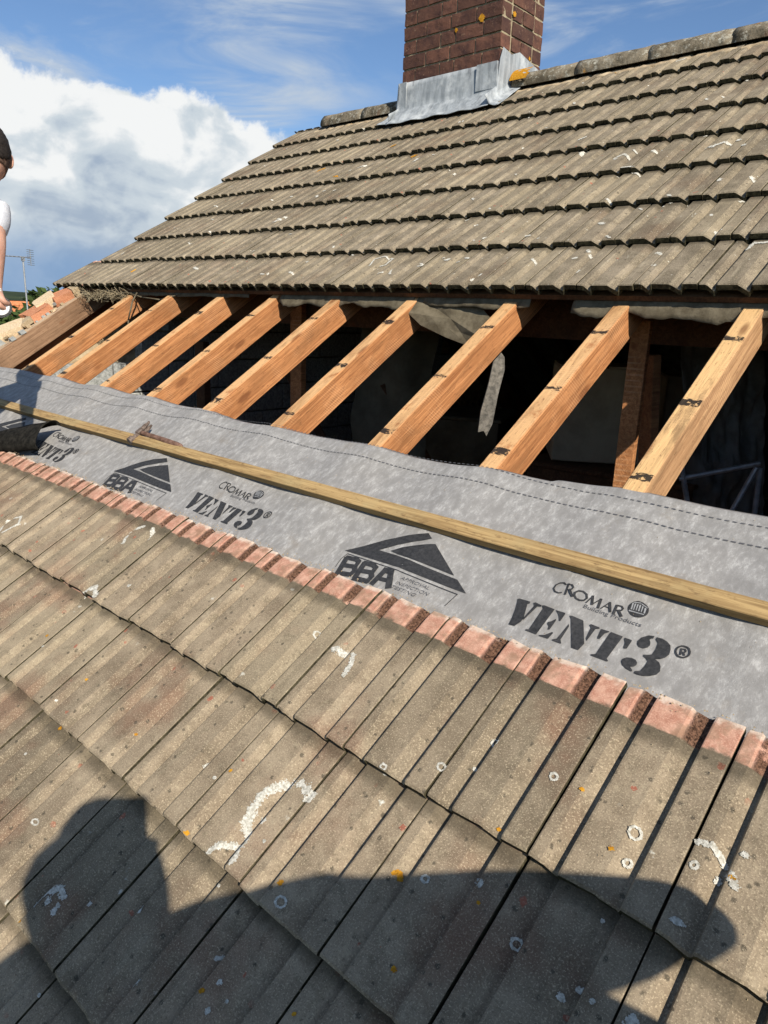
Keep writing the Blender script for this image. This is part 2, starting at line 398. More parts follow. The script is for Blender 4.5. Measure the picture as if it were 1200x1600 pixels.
def bm_mesh(name, bm, smooth=False):
    me = bpy.data.meshes.new(name); bmesh.ops.recalc_face_normals(bm, faces=bm.faces); bm.to_mesh(me); bm.free()
    if smooth:
        for p in me.polygons: p.use_smooth = True
    return me
def box_obj(name, c, s, mat, parent=None, M=None, jit=0, bev=0):
    bm = bmesh.new(); bm_box(bm, c, s, None, jit, bev)
    return link(name, bm_mesh(name, bm), mat, parent, M)
def bm_tube(bm, a, b, ra, rb=None, n=8):
    a, b = Vector(a), Vector(b); rb = ra if rb is None else rb
    q = (b-a).to_track_quat('Z', 'Y')
    A = [bm.verts.new(a+q @ Vector((ra*math.cos(t), ra*math.sin(t), 0))) for t in [6.2832*i/n for i in range(n)]]
    B = [bm.verts.new(b+q @ Vector((rb*math.cos(t), rb*math.sin(t), 0))) for t in [6.2832*i/n for i in range(n)]]
    for i in range(n): bm.faces.new((A[i], A[(i+1) % n], B[(i+1) % n], B[i]))
    bm.faces.new(A[::-1]); bm.faces.new(B)
def grid_mesh(name, us, vs_, fn, smooth=True):
    P = [fn(u, v) for v in vs_ for u in us]; nu = len(us)
    F = [(j*nu+i, j*nu+i+1, (j+1)*nu+i+1, (j+1)*nu+i) for j in range(len(vs_)-1) for i in range(nu-1)]
    me = bpy.data.meshes.new(name); me.from_pydata([tuple(p) for p in P], [], F)
    if smooth:
        for p in me.polygons: p.use_smooth = True
    return me
def lin(a, b, n): return [a+(b-a)*i/(n-1) for i in range(n)]

# ------------------------------------------------------------ ground and far surroundings
def ground_z(x, y):
    r = math.hypot(x, y)
    return 0.0
gm = grid_mesh('ground', [-4000, -600, -200, -80, -40, 0, 40, 80, 200, 600, 4000], [-4000, -600, -200, -80, -40, 0, 40, 80, 200, 600, 4000], lambda u, v: (u, v, 0))
tag(link('ground', gm, M_grass), kind='structure')
box = grid_mesh('road', [-300, 300], [-17, -11], lambda u, v: (u, v, .004)); tag(link('road', box, M_asphalt), kind='structure')
def hillz(a, r):
    h = 10+6*noise.noise(Vector((math.cos(a)*3, math.sin(a)*3, 1)))
    return h
NA = 120
HV, HF = [], []
for i in range(NA):
    a = 6.28318*i/NA
    for j, (r, k) in enumerate([(700, 0), (900, .55), (1150, 1.0), (1700, .8), (3500, .5)]):
        h = 7.0+16*k*(.75+.7*noise.noise(Vector((math.cos(a)*5, math.sin(a)*5, j*.3))))-7*(k == 0)-.5*(k == 0)
        HV.append((r*math.cos(a), r*math.sin(a), h))
for i in range(NA):
    for j in range(4):
        a, b = i*5+j, ((i+1) % NA)*5+j
        HF.append((a, b, b+1, a+1))
tag(link('hills', mesh('hills', HV, HF, True), M_hill), kind='structure')

def leafcloud(name, blobs, n, size, seed=1):
    rr = random.Random(seed); V, F = [], []
    for _ in range(n):
        c, r = rr.choice(blobs)
        d = Vector((rr.gauss(0, 1), rr.gauss(0, 1), rr.gauss(0, 1))).normalized()*(rr.random()**.4)
        p = Vector(c)+Vector((d.x*r[0], d.y*r[1], d.z*r[2]))
        q = Vector((rr.gauss(0, 1), rr.gauss(0, 1), rr.gauss(0, 1))).normalized()
        t = q.orthogonal().normalized(); b = q.cross(t)
        s = size*rr.uniform(.5, 1.4); k = len(V)
        V += [p-t*s, p-b*s*.5, p+t*s, p+b*s*.5]; F.append((k, k+1, k+2, k+3))
    me = bpy.data.meshes.new(name); me.from_pydata([tuple(v) for v in V], [], F)
    return me
crowns = []
for k in range(3):
    rr = random.Random(40+k)
    bl = [((rr.uniform(-1.6, 1.6), rr.uniform(-1.6, 1.6), rr.uniform(2.6, 5.4)), (rr.uniform(.8, 1.5),)*2+(rr.uniform(.7, 1.3),)) for _ in range(9)]
    me = leafcloud('crown', bl, 5000, .17, k); me.materials.append(M_leaf); crowns.append(me)
def trunk_mesh():
    bm = bmesh.new()
    bm_tube(bm, (0, 0, 0), (.1, 0, 2.6), .22, .14)
    for a in range(5):
        bm_tube(bm, (.1, 0, 2.2+.1*a), (1.1*math.cos(a*1.3), 1.1*math.sin(a*1.3), 4.2), .08, .03, 6)
    me = bm_mesh('trunk', bm); me.materials.append(M_bark); return me
TR = trunk_mesh()
def azpos(az, d): a = RAD(az); return (CAM.x+d*math.sin(a), CAM.y+d*math.cos(a))
tree_spec = [(-69.6, 33, .95, 'dark bushy tree just beside the hand of the kneeling man'), (-68.9, 46, 1.0, 'bushy tree behind the yellow chimney, left of the aerial mast'),
             (-66.6, 40, 1.0, 'tree behind the orange chimney cap, right of the aerial mast'), (-65.0, 55, 1.1, 'far tree hidden mostly by the gable edge'),
             (-71.5, 38, 1.0, 'tree left of the neighbouring roof'), (-74, 30, .9, 'round tree in the garden past the neighbouring house'), (-61, 60, 1.1, 'tree beyond the tiled roof verge')]
for i, (az, d, s, lab) in enumerate(tree_spec):
    px, py = azpos(az, d)
    t = empty('broadleaf_tree', (px, py, 0)); tag(t, lab, 'tree', 'trees in the gardens beyond the gable')
    Mx = Matrix.Translation((px, py, 0)) @ Matrix.Rotation(i*1.1, 4, 'Z') @ Matrix.Scale(s*1.22, 4)
    link('crown', crowns[i % 3], None, t, Mx); link('trunk', TR, None, t, Mx)
# far wood
bl = []
rr = random.Random(9)
for i in range(46):
    a = RAD(-84+i*.85); d = rr.uniform(120, 190)
    bl.append(((CAM.x+d*math.sin(a), CAM.y+d*math.cos(a), 2.4), (5.5, 5.5, rr.uniform(3.6, 5.2))))
tag(link('distant_wood', leafcloud('distant_wood', bl, 26000, .8, 5), M_leaf), 'belt of dark green trees along the horizon at the left edge', 'wood', kind='stuff')

def far_house(x, y, rot, w, d, h, wallm, roofm, label, eave=4.6, chim=None):
    M = Matrix.Translation((x, y, 0)) @ Matrix.Rotation(rot, 4, 'Z')
    H = empty('brick_house', (x, y, 0)); tag(H, label, 'house', 'houses beyond the gable')
    ap = eave+d*.5*.62
    V = [(-w/2, -d/2, 0), (w/2, -d/2, 0), (w/2, d/2, 0), (-w/2, d/2, 0), (-w/2, -d/2, eave), (w/2, -d/2, eave), (w/2, d/2, eave), (-w/2, d/2, eave), (-w/2, 0, ap-.06), (w/2, 0, ap-.06)]
    F = [(0, 1, 5, 4), (1, 2, 6, 9, 5), (2, 3, 7, 6), (3, 0, 4, 8, 7)]
    link('wall', mesh('wall', V, F), wallm, H, M)
    bm = bmesh.new(); o = .3; th = .12; sl = math.atan(.62)
    for s in (-1, 1):
        nrow = 9; L = (d/2+o)/math.cos(sl)
        for k in range(nrow):
            a = k*L/nrow; b = (k+1)*L/nrow+.05
            for uu, zz in ((0, 0),):
                y0, y1 = s*(d/2+o-a*math.cos(sl)), s*(d/2+o-b*math.cos(sl))
                z0, z1 = eave-o*.62+a*math.sin(sl)+.06+.04, eave-o*.62+b*math.sin(sl)+.06
                vv = [bm.verts.new(p) for p in ((-w/2-o, y0, z0), (w/2+o, y0, z0), (w/2+o, y1, z1), (-w/2-o, y1, z1), (-w/2-o, y0, z0-th), (w/2+o, y0, z0-th))]
                bm.faces.new(vv[:4]); bm.faces.new((vv[0], vv[4], vv[5], vv[1]))
    rf = link('roof', bm_mesh('roof', bm), roofm, H, M)
    for s in (-1, 1):
        for lv in (1.5, 3.7):
            for kx in (-.3, .3):
                wd = box_obj('window', (kx*w, s*(d/2+.01), lv), (1.3, .08, 1.1), M_white, H, M)
                bm = bmesh.new()
                for q in (-.31, .31): bm_box(bm, (kx*w+q, s*(d/2+.055), lv), (.54, .02, .96))
                link('pane', bm_mesh('pane', bm), M_glass, wd, M)
    if chim:
        cx, cm_, cw, ch, capm = chim
        bm = bmesh.new(); bm_box(bm, (cx, 0, ap+ch/2-.3), (cw, cw*.9, ch+.6))
        for k in range(int(ch/.085)): bm_box(bm, (cx, 0, ap+.04+k*.085), (cw+.012, cw*.9+.012, .06))
        c = link('chimney', bm_mesh('chimney', bm), cm_, rf, M)
        MW[c.name] = M
    return H, M, ap
# neighbour whose stack carries the aerial
hx, hy = azpos(-67.35, 22)
NH, NM, nap = far_house(hx, hy, RAD(20), 7.5, 6.4, 2.0, M_wallb, M_tile_up_out, 'neighbouring brick house below the aerial with a yellow chimney', eave=4.1)
def neigh_stack():
    bm = bmesh.new(); bm_box(bm, (0, 0, 6.35), (.50, .46, .9))
    for k in range(9): bm_box(bm, (0, 0, 6.0+k*.085), (.516, .476, .064))
    ch = link('chimney', bm_mesh('chimney', bm), M_yellow, NH, Matrix.Translation((hx, hy, 0)) @ Matrix.Rotation(RAD(20), 4, 'Z'))
    bm = bmesh.new(); bm_box(bm, (0, 0, 6.86), (.62, .58, .10)); bm_box(bm, (0, 0, 6.95), (.46, .42, .09), bev=.02)
    link('chimney_cap', bm_mesh('chimney_cap', bm), M_orange, ch, Matrix.Translation((hx, hy, 0)) @ Matrix.Rotation(RAD(20), 4, 'Z'))
neigh_stack()
def aerial():
    px, py = azpos(-67.95, 21.6)
    A = empty('television_aerial', (px, py, 6.4)); tag(A, 'television aerial on a thin pale mast against the cloud at the left edge', 'aerial')
    T = Matrix.Translation((px, py, 0))
    bm = bmesh.new(); bm_tube(bm, (0, 0, 6.35), (0, 0, 8.30), .022); link('mast', bm_mesh('mast', bm), M_metal, A, T)
    dr = Vector((-.74, -.62, .03)).normalized(); sd_ = Vector((-dr.y, dr.x, 0))
    z0 = Vector((0, 0, 8.36))
    bm = bmesh.new(); bm_tube(bm, z0-dr*.22, z0+dr*1.0, .014); link('boom', bm_mesh('boom', bm), M_metal, A, T)
    for k in range(10):
        bm = bmesh.new(); p = z0+dr*(-.05+.11*k); bm_tube(bm, p-sd_*.14, p+sd_*.14, .006, n=5)
        link('element', bm_mesh('element', bm), M_metal, A, T)
    bm = bmesh.new()
    for s in (-1, 1):
        for k in range(4): bm_tube(bm, z0-dr*.2+Vector((0, 0, s*(.03+.05*k)))-sd_*.17, z0-dr*.2+Vector((0, 0, s*(.03+.05*k)))+sd_*.17, .007, n=5)
        bm_tube(bm, z0-dr*.2, z0-dr*.2+Vector((0, 0, s*.2)), .01, n=5)
    link('reflector', bm_mesh('reflector', bm), M_metal, A, T)
    bm = bmesh.new(); bm_box(bm, z0+Vector((0, 0, -.05)), (.07, .07, .10)); link('clamp', bm_mesh('clamp', bm), M_metal, A, T)
aerial()
for (az, d, rot, wm, rm, lab, ev) in [(-69.3, 62, .4, M_render, M_orange, 'far cream house with an orange roof behind the trees at the left edge', 4.6),
                                  (-66.4, 70, .9, M_wallb, M_orange, 'far brick house behind the aerial mast', 4.9),
                                  (-72.5, 52, .2, M_wallb, M_tile_up_out, 'far brick house with a grey roof beyond the left garden', 4.6),
                                  (-63.5, 80, 1.2, M_render, M_orange, 'far cream house hidden behind the tiled slope', 4.8)]:
    x, y = azpos(az, d); far_house(x, y, rot, 9, 7, 0, wm, rm, lab, eave=ev)

# ------------------------------------------------------------ the house
XL, XR = -5.17, 3.2
VE, VA = -2.2, 4.5                 # eaves and apex along the slope
YA, ZA = (CR*VA), SR*VA+Z0
YB = 2*YA-CR*VE
house = empty('house', (-1, 3.8, 0))
tag(house, 'house with its brown tiled roof partly stripped to the rafters', 'house')
ZE = SR*VE+Z0-.25
def walls():
    t = .11
    for nm, x0, x1, mat in (('gable_wall', XL+.0, XL+.10, M_wallb), ('gable_wall', XR-.24, XR, M_wallb)):
        lo = -.03 if x0 < 0 else -.02
        prof = [(CR*VE+.25, 0), (YB-.25, 0), (YB-.25, ZE), (YA, ZA-.03), (CR*VE+.25, ZE)]
        prof = [(W(0, VE+.3, 0).y, 0), (YB-.25, 0), (2*YA-W(0, VE+.3, lo).y, W(0, VE+.3, lo).z), (W(0, VA, lo).y+.02, W(0, VA, lo).z), (W(0, VE+.3, lo).y, W(0, VE+.3, lo).z)]
        V = [(x0, a, b) for a, b in prof]+[(x1, a, b) for a, b in prof]; n = len(prof)
        F = [tuple(range(n)), tuple(range(n, 2*n))]+[(i, (i+1) % n, n+(i+1) % n, n+i) for i in range(n)]
        link(nm, mesh(nm, V, F), mat, house)
    for nm, y in (('front_wall', CR*VE+.36), ('rear_wall', YB-.36)):
        box_obj(nm, ((XL+XR)/2, y, (ZE+.0)/2), (XR-XL-.35, .24, ZE), M_wallb, house)
        for kx in (-3.6, -1.2, 1.4):
            w = box_obj('window', (kx, y+(-.13 if 'front' in nm else .13), 3.9), (1.3, .06, 1.1), M_white, house)
            bm = bmesh.new()
            for q in (-.31, .31): bm_box(bm, (kx+q, y+(-.165 if 'front' in nm else .165), 3.9), (.54, .014, .96))
            link('pane', bm_mesh('pane', bm), M_glass, w)
walls()
# attic floor with insulation
fl = grid_mesh('attic_floor', lin(XL+.11, XR-.25, 60), lin(CR*VE+.06, YB-.06, 60), lambda u, v: (u, v, 5.05+.05*noise.noise(Vector((u*5, v*5, 0)))))
link('attic_floor', fl, M_insul, house)
for k in range(13):
    u = -4.6+k*.6
    box_obj('ceiling_joist', (u, (CR*VE+YB)/2, 5.10), (.05, YB-CR*VE-1.0, .1), M_timber_dk, house)

# rafters
RU = [-4.955, -4.290, -3.850, -3.365, -2.930, -2.485, -2.040, -1.560, -1.130, -.722, -.28, .17, .62, 1.07, 1.52, 1.97, 2.42, 2.87]
RWID = [.075]+[.058]*20
def rafter_mesh(w, d, seed):
    rr = random.Random(seed)
    ys = lin(VE, VA-.02, 46); V, F = [], []
    for y in ys:
        wob = .003*noise.noise(Vector((y*1.3, seed, 0))); wv = .0015*noise.noise(Vector((y*6, seed, 3)))
        c = .003
        pr = [(c, 0), (w-c, 0), (w, -c), (w, -d+c), (w-c, -d), (c, -d), (0, -d+c), (0, -c)]
        V += [(x+wob+(wv if x > w/2 else 0), y, z+wv) for x, z in pr]
    for j in range(len(ys)-1):
        for i in range(8): F.append((j*8+i, j*8+(i+1) % 8, (j+1)*8+(i+1) % 8, (j+1)*8+i))
    F += [tuple(range(8)), tuple(range(len(V)-8, len(V)))]
    return mesh('rafter', V, F)
for i, u in enumerate(RU):
    mat = M_raft_grey if i == 0 else M_raft_pale if i == 9 else M_raft
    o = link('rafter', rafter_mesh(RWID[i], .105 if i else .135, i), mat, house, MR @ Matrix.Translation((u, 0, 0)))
    if i == 0: o['label'] = 'greyed rafter beside the gable wall'
    if i == 9: o['label'] = 'pale rough sawn rafter'
for y_ in (YB-.22, CR*VE+.22): box_obj('wall_plate', ((XL+XR)/2, y_, 4.98), (XR-XL-.3, .1, .44), M_timber_dk, house)
# rear rafters
RM = Matrix(((1, 0, 0, 0), (0, -CR, SR, 2*YA), (0, SR, CR, Z0), (0, 0, 0, 1)))
rear = rafter_mesh(.055, .105, 50)
for u in RU[:]:
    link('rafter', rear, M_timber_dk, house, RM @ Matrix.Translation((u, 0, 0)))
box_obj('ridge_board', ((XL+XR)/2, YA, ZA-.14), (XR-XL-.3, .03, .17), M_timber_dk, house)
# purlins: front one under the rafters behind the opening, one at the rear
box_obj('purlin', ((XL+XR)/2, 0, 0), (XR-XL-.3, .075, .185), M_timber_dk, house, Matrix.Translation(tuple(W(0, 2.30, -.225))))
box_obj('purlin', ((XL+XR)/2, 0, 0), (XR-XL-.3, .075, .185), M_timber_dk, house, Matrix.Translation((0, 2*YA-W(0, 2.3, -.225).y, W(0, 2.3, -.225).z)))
# posts and struts
def timber(name, a, b, w, d, mat=None, rz=0):
    a, b = Vector(a), Vector(b); L = (b-a).length
    q = (b-a).to_track_quat('Z', 'Y').to_matrix().to_4x4()
    return box_obj(name, (0, 0, L/2), (w, d, L), mat or M_timber_dk, house, Matrix.Translation(a) @ q @ Matrix.Rotation(rz, 4, 'Z'), bev=.002)
P1 = W(-1.10, 1.99, -.30)
timber('post', (P1.x, P1.y+.04, 5.1), (P1.x, P1.y+.04, P1.z+.22), .062, .045, M_raft, .2)
timber('strut', (P1.x+.10, P1.y+.28, 5.6), (P1.x-.0, P1.y+.15, P1.z+.1), .06, .04, M_timber_mid, .3)
P2 = W(-3.05, 2.12, -.30)
timber('post', (P2.x, P2.y+.04, 5.1), (P2.x, P2.y+.04, P2.z+.22), .075, .045, M_raft, .2)
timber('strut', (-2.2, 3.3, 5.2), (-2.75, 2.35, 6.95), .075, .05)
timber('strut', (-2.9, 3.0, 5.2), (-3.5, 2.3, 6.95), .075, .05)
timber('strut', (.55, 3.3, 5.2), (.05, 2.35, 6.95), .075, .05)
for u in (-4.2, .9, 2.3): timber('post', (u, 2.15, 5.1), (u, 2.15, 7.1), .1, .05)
# inner leaf of the gable, in concrete blocks
bm = bmesh.new(); bm_box(bm, (0, 0, 0), (.10, .43, .205), bev=.004); blk = bm_mesh('concrete_block', bm); blk.materials.append(M_block)
inner = []
for k in range(10):
    z = 5.2+.1075+k*.215
    for j in range(16):
        y = -1.2+.44*j+(.22 if k % 2 else 0)
        if y > 5.8: continue
        zt = Z0+(min(y, 2*YA-y)/CR)*SR-.17-.12
        if z+.10 < zt-.10: inner.append((y, z))
core_pts = [(CR*VE+.7, 5.06), (2*YA-CR*VE-.7, 5.06), (YA, ZA-.30)]
V = [(XL+.105, a, b) for a, b in core_pts]+[(XL+.165, a, b) for a, b in core_pts]
gi = link('inner_leaf', mesh('inner_leaf', V, [(0, 1, 2), (3, 4, 5), (0, 1, 4, 3), (1, 2, 5, 4), (2, 0, 3, 5)]), M_mortar, house)
for (y, z) in inner:
    link('concrete_block', blk, None, gi, Matrix.Translation((XL+.17+.055, y, z)))

# ------------------------------------------------------------ tiles
TW, TL, TT = .2, .368, .018
PROF = [(.0015, -.001), (.004, 0), (.022, 0), (.028, -.003), (.046, -.0150), (.0500, -.0150), (.0545, -.001), (.058, 0), (.112, 0), (.119, -.003), (.143, -.0150), (.1475, -.0150), (.1520, -.001), (.155, 0), (.195, 0), (.1975, -.001)]
def prof_z(x):
    x = max(PROF[0][0], min(PROF[-1][0], x))
    for (a, za), (b, zb) in zip(PROF, PROF[1:]):
        if a <= x <= b: return za+(zb-za)*(x-a)/(b-a+1e-9)
    return 0
def tile_geo(seed, worn=1.0, seg=9):
    TT, ZK = (.021, 1.32) if seed >= 20 else (.018, .88)
    rr = random.Random(seed); V, F, MI = [], [], []
    ys = [0, .004, .03]+lin(.08, TL-.02, seg-4)+[TL]
    n = len(PROF)
    edge = [.0025*noise.noise(Vector((x*60, seed*3.1, 0)))*worn+.0012*rr.uniform(-1, 1) for x, _ in PROF]
    hd = [.009*noise.noise(Vector((x*38, seed*7.7, 9)))+.002*rr.uniform(-1, 1) for x, _ in PROF]
    for j, y in enumerate(ys):
        for i, (x, z) in enumerate(PROF):
            yy = y+(edge[i] if j < 2 else 0)+(hd[i] if j == len(ys)-1 else 0)
            zz = z*ZK+.0009*noise.noise(Vector((x*50, y*30, seed)))-(.0035 if j == 0 else 0)-(.003 if j == len(ys)-1 else 0)
            V.append((x, yy, zz))
    for j in range(len(ys)-1):
        for i in range(n-1): F.append((j*n+i, j*n+i+1, (j+1)*n+i+1, (j+1)*n+i)); MI.append(0)
    b0 = len(V)
    for i, (x, z) in enumerate(PROF): V.append((x, .002+edge[i]*1.5, z*ZK-TT+.0025*noise.noise(Vector((x*70, seed, 5)))))
    for i in range(n-1): F.append((i+1, i, b0+i, b0+i+1)); MI.append(1)
    b1 = len(V); last = (len(ys)-1)*n
    for i, (x, z) in enumerate(PROF): V.append((x, TL-.001, z*ZK-TT))
    for i in range(n-1): F.append((last+i, last+i+1, b1+i+1, b1+i)); MI.append(0)
    # sides and underside
    sl_ = [j*n for j in range(len(ys))]; F.append(tuple(sl_[::-1]+[b0, b1])); MI.append(1)
    sr_ = [j*n+n-1 for j in range(len(ys))]; F.append(tuple(sr_+[b1+n-1, b0+n-1])); MI.append(1)
    for i in range(n-1): F.append((b0+i, b1+i, b1+i+1, b0+i+1)); MI.append(1)
    return V, F, MI
def tile_mesh(seed, mat):
    V, F, MI = tile_geo(seed)
    me = bpy.data.meshes.new('roof_tile'); me.from_pydata(V, [], F)
    me.materials.append(mat); me.materials.append(M_edge)
    for p, m_ in zip(me.polygons, MI): p.material_index = m_
    return me
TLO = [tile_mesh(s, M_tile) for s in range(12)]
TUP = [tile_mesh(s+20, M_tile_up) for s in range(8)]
NF, TILT = .068, math.atan(.020/.30)
LOWV = [.299-.2945*k for k in range(9)]
UPV = [2.010+.3135*k for k in range(8)]
LOWC, UPC = -.253, -.849
def tile_M(u, v, dn=0, rz=0, rx=0):
    up = v > 1.5
    return MR @ Matrix.Translation((u, v, NF+dn+(.010 if up else 0))) @ Matrix.Rotation(rz, 4, 'Z') @ Matrix.Rotation(-(TILT*1.18 if up else TILT)+rx, 4, 'X')
lower = link('lower_roof_slope', grid_mesh('lower_roof_slope', lin(XL+.02, XR, 30), lin(VE-.02, .58, 12), lambda u, v: W(u, v, .010+.003*math.sin(u*14)), False), M_felt, house)
upper = link('upper_roof_slope', grid_mesh('upper_roof_slope', lin(XL+.02, XR, 60), lin(2.035, 4.5, 12), lambda u, v: W(u, v, .010+.003*math.sin(u*14)), False), M_felt, house)
# tile battens under the tiles that remain
for par, rows in ((lower, [.60]+[v for v in LOWV]), (upper, [v+.03 for v in UPV]+[4.42])):
    bm = bmesh.new()
    for v in rows: bm_box(bm, ((XL+XR)/2, v+.005, .018), (XR-XL-.1, .04, .018), MR)
    link('batten_row', bm_mesh('batten_row', bm), M_timber_dk, par)
nvis = 0
def lay(rows, phase, meshes, par, low):
    global nvis
    stuffV, stuffF, stuffMI = [], [], []
    for r, v in enumerate(rows):
        k0 = 0
        shift = 0 if low else -.012*r
        kmax = int((phase-XL)/TW)+1
        for k in range(-18, 24):
            u = phase+shift-TW*k if not low else phase-.2050*k
            if u < XL-.0 - (.08 if not low else .03) or u+TW > XR+.05: continue
            if not low:   # chimney opening
                if -3.84 < u+.1 < -2.96 and v+.25 > 4.32: continue
            rr = random.Random(int(u*1000)*31+r*7+(5 if low else 0))
            dn = rr.uniform(-.0016, .0016); rz = rr.gauss(0, .0035 if low else .006); rx = rr.uniform(-.003, .003)
            if not low and r == 0:
                if abs(u+4.45) < .12: rz = .03; dn = .002
                if abs(u+2.25) < .1: rz = .014
            M = tile_M(u, v+rr.gauss(0, .0022 if low else .0035), dn, rz, rx)
            if low: M = M @ Matrix.Scale(1.02, 4, (1, 0, 0))
            vis = any(inview(M @ Vector((a, b, 0)), 25) for a in (0, .2) for b in (0, .3))
            if vis:
                nvis += 1
                link('roof_tile', meshes[rr.randrange(len(meshes))], None, par, M)
            else:
                V, F, MI = GEO[low][rr.randrange(3)]
                b = len(stuffV); stuffV += [MRI @ (M @ Vector(p)) for p in V]; stuffF += [tuple(i+b for i in f) for f in F]; stuffMI += MI
    me = bpy.data.meshes.new('roof_tiles_beyond_view'); me.from_pydata([tuple(p) for p in stuffV], [], stuffF)
    me.materials.append(M_tile_out if low else M_tile_up_out); me.materials.append(M_edge)
    for p, m_ in zip(me.polygons, stuffMI): p.material_index = m_
    o = link('outer_roof_tiles', me, None, par, MR); o['kind'] = 'stuff'
MRI = MR.inverted()
GEO = {True: [tile_geo(s, 1, 6) for s in range(3)], False: [tile_geo(s+20, 1, 6) for s in range(3)]}
lay(LOWV, LOWC, TLO, lower, True)
lay(UPV, UPC, TUP, upper, False)
print('tiles in view', nvis)
# short top course under the ridge tiles, and the rear slope
def rear_slope():
    us = []
    u = XL-.02
    while u < XR:
        for x, z in PROF[::2]: us.append((u+x, z))
        u += .2
    V, F = [], []; n = len(us)
    for k in range(22):
        v0 = VE+k*.3065
        for (vv, nn) in ((v0, .068), (v0+.3065, .052)):
            for (uu, zz) in us: V.append(RM @ Vector((uu, vv, nn+zz)))
    for j in range(43):
        for i in range(n-1): F.append((j*n+i, j*n+i+1, (j+1)*n+i+1, (j+1)*n+i))
    link('rear_roof_slope', mesh('rear_roof_slope', V, F), M_tile_up_out, house)
    link('rear_felt', grid_mesh('rear_felt', [XL+.02, XR], [VE, VA], lambda u, v: RM @ Vector((u, v, .008)), False), M_felt, house)
rear_slope()
# ridge tiles
def ridge_mesh(L, seed):
    rr = random.Random(seed); V, F = [], []
    xs = lin(0, L, 9); na = 13
    for x in xs:
        for i in range(na):
            a = RAD(-8+196*i/(na-1)); r = .092+.007*noise.noise(Vector((x*12, i*.6, seed)))
            V.append((x, -r*math.cos(a)*1.08, r*math.sin(a)*.92))
    for x in xs:
        for i in range(na):
            a = RAD(-8+196*i/(na-1)); V.append((x, -.076*math.cos(a)*1.08, .076*math.sin(a)*.92))
    m_ = len(xs)*na
    for j in range(len(xs)-1):
        for i in range(na-1):
            F.append((j*na+i, j*na+i+1, (j+1)*na+i+1, (j+1)*na+i)); F.append((m_+j*na+i, m_+(j+1)*na+i, m_+(j+1)*na+i+1, m_+j*na+i+1))
    for j in (0, len(xs)-1):
        for i in range(na-1): F.append((j*na+i, m_+j*na+i, m_+j*na+i+1, j*na+i+1))
    return mesh('ridge_tile', V, F, True)
RG = [ridge_mesh(.452, s) for s in range(3)]
for me in RG: me.materials.append(M_ridge)
def ridge_at(u, dz=0, L=1.0, ry=0):
    link('ridge_tile', RG[random.randrange(3)], None, upper, Matrix.Translation((u, YA, ZA+.045+dz)) @ Matrix.Rotation(ry, 4, 'Y') @ Matrix.Rotation(random.uniform(-.012, .012), 4, 'Z') @ Matrix.Scale(L, 4, (1, 0, 0)))
for k in range(13): ridge_at(-2.96+.452*k, random.uniform(-.003, .003))
ridge_at(-4.31, 0, 1.02); ridge_at(-4.765, .002, 1.02)
bm = bmesh.new()
def mortar_strip(u0, u1, v, n, r, par=upper):
    us = lin(u0, u1, int((u1-u0)/.02)); V, F = [], []
    for u in us:
        for a in range(6):
            t = RAD(180*a/5); q = r*(1+.55*noise.noise(Vector((u*22, a*.8, v))))
            V.append(W(u, v-q*math.cos(t)*1.3, n+q*math.sin(t)*.9-.01))
    for j in range(len(us)-1):
        for a in range(5): F.append((j*6+a, j*6+a+1, (j+1)*6+a+1, (j+1)*6+a))
    return link('mortar_bedding', mesh('mortar_bedding', V, F, True), M_mortar, par)
mortar_strip(-2.95, 3.1, 4.395, .058, .020); mortar_strip(-4.80, -3.86, 4.395, .058, .020)

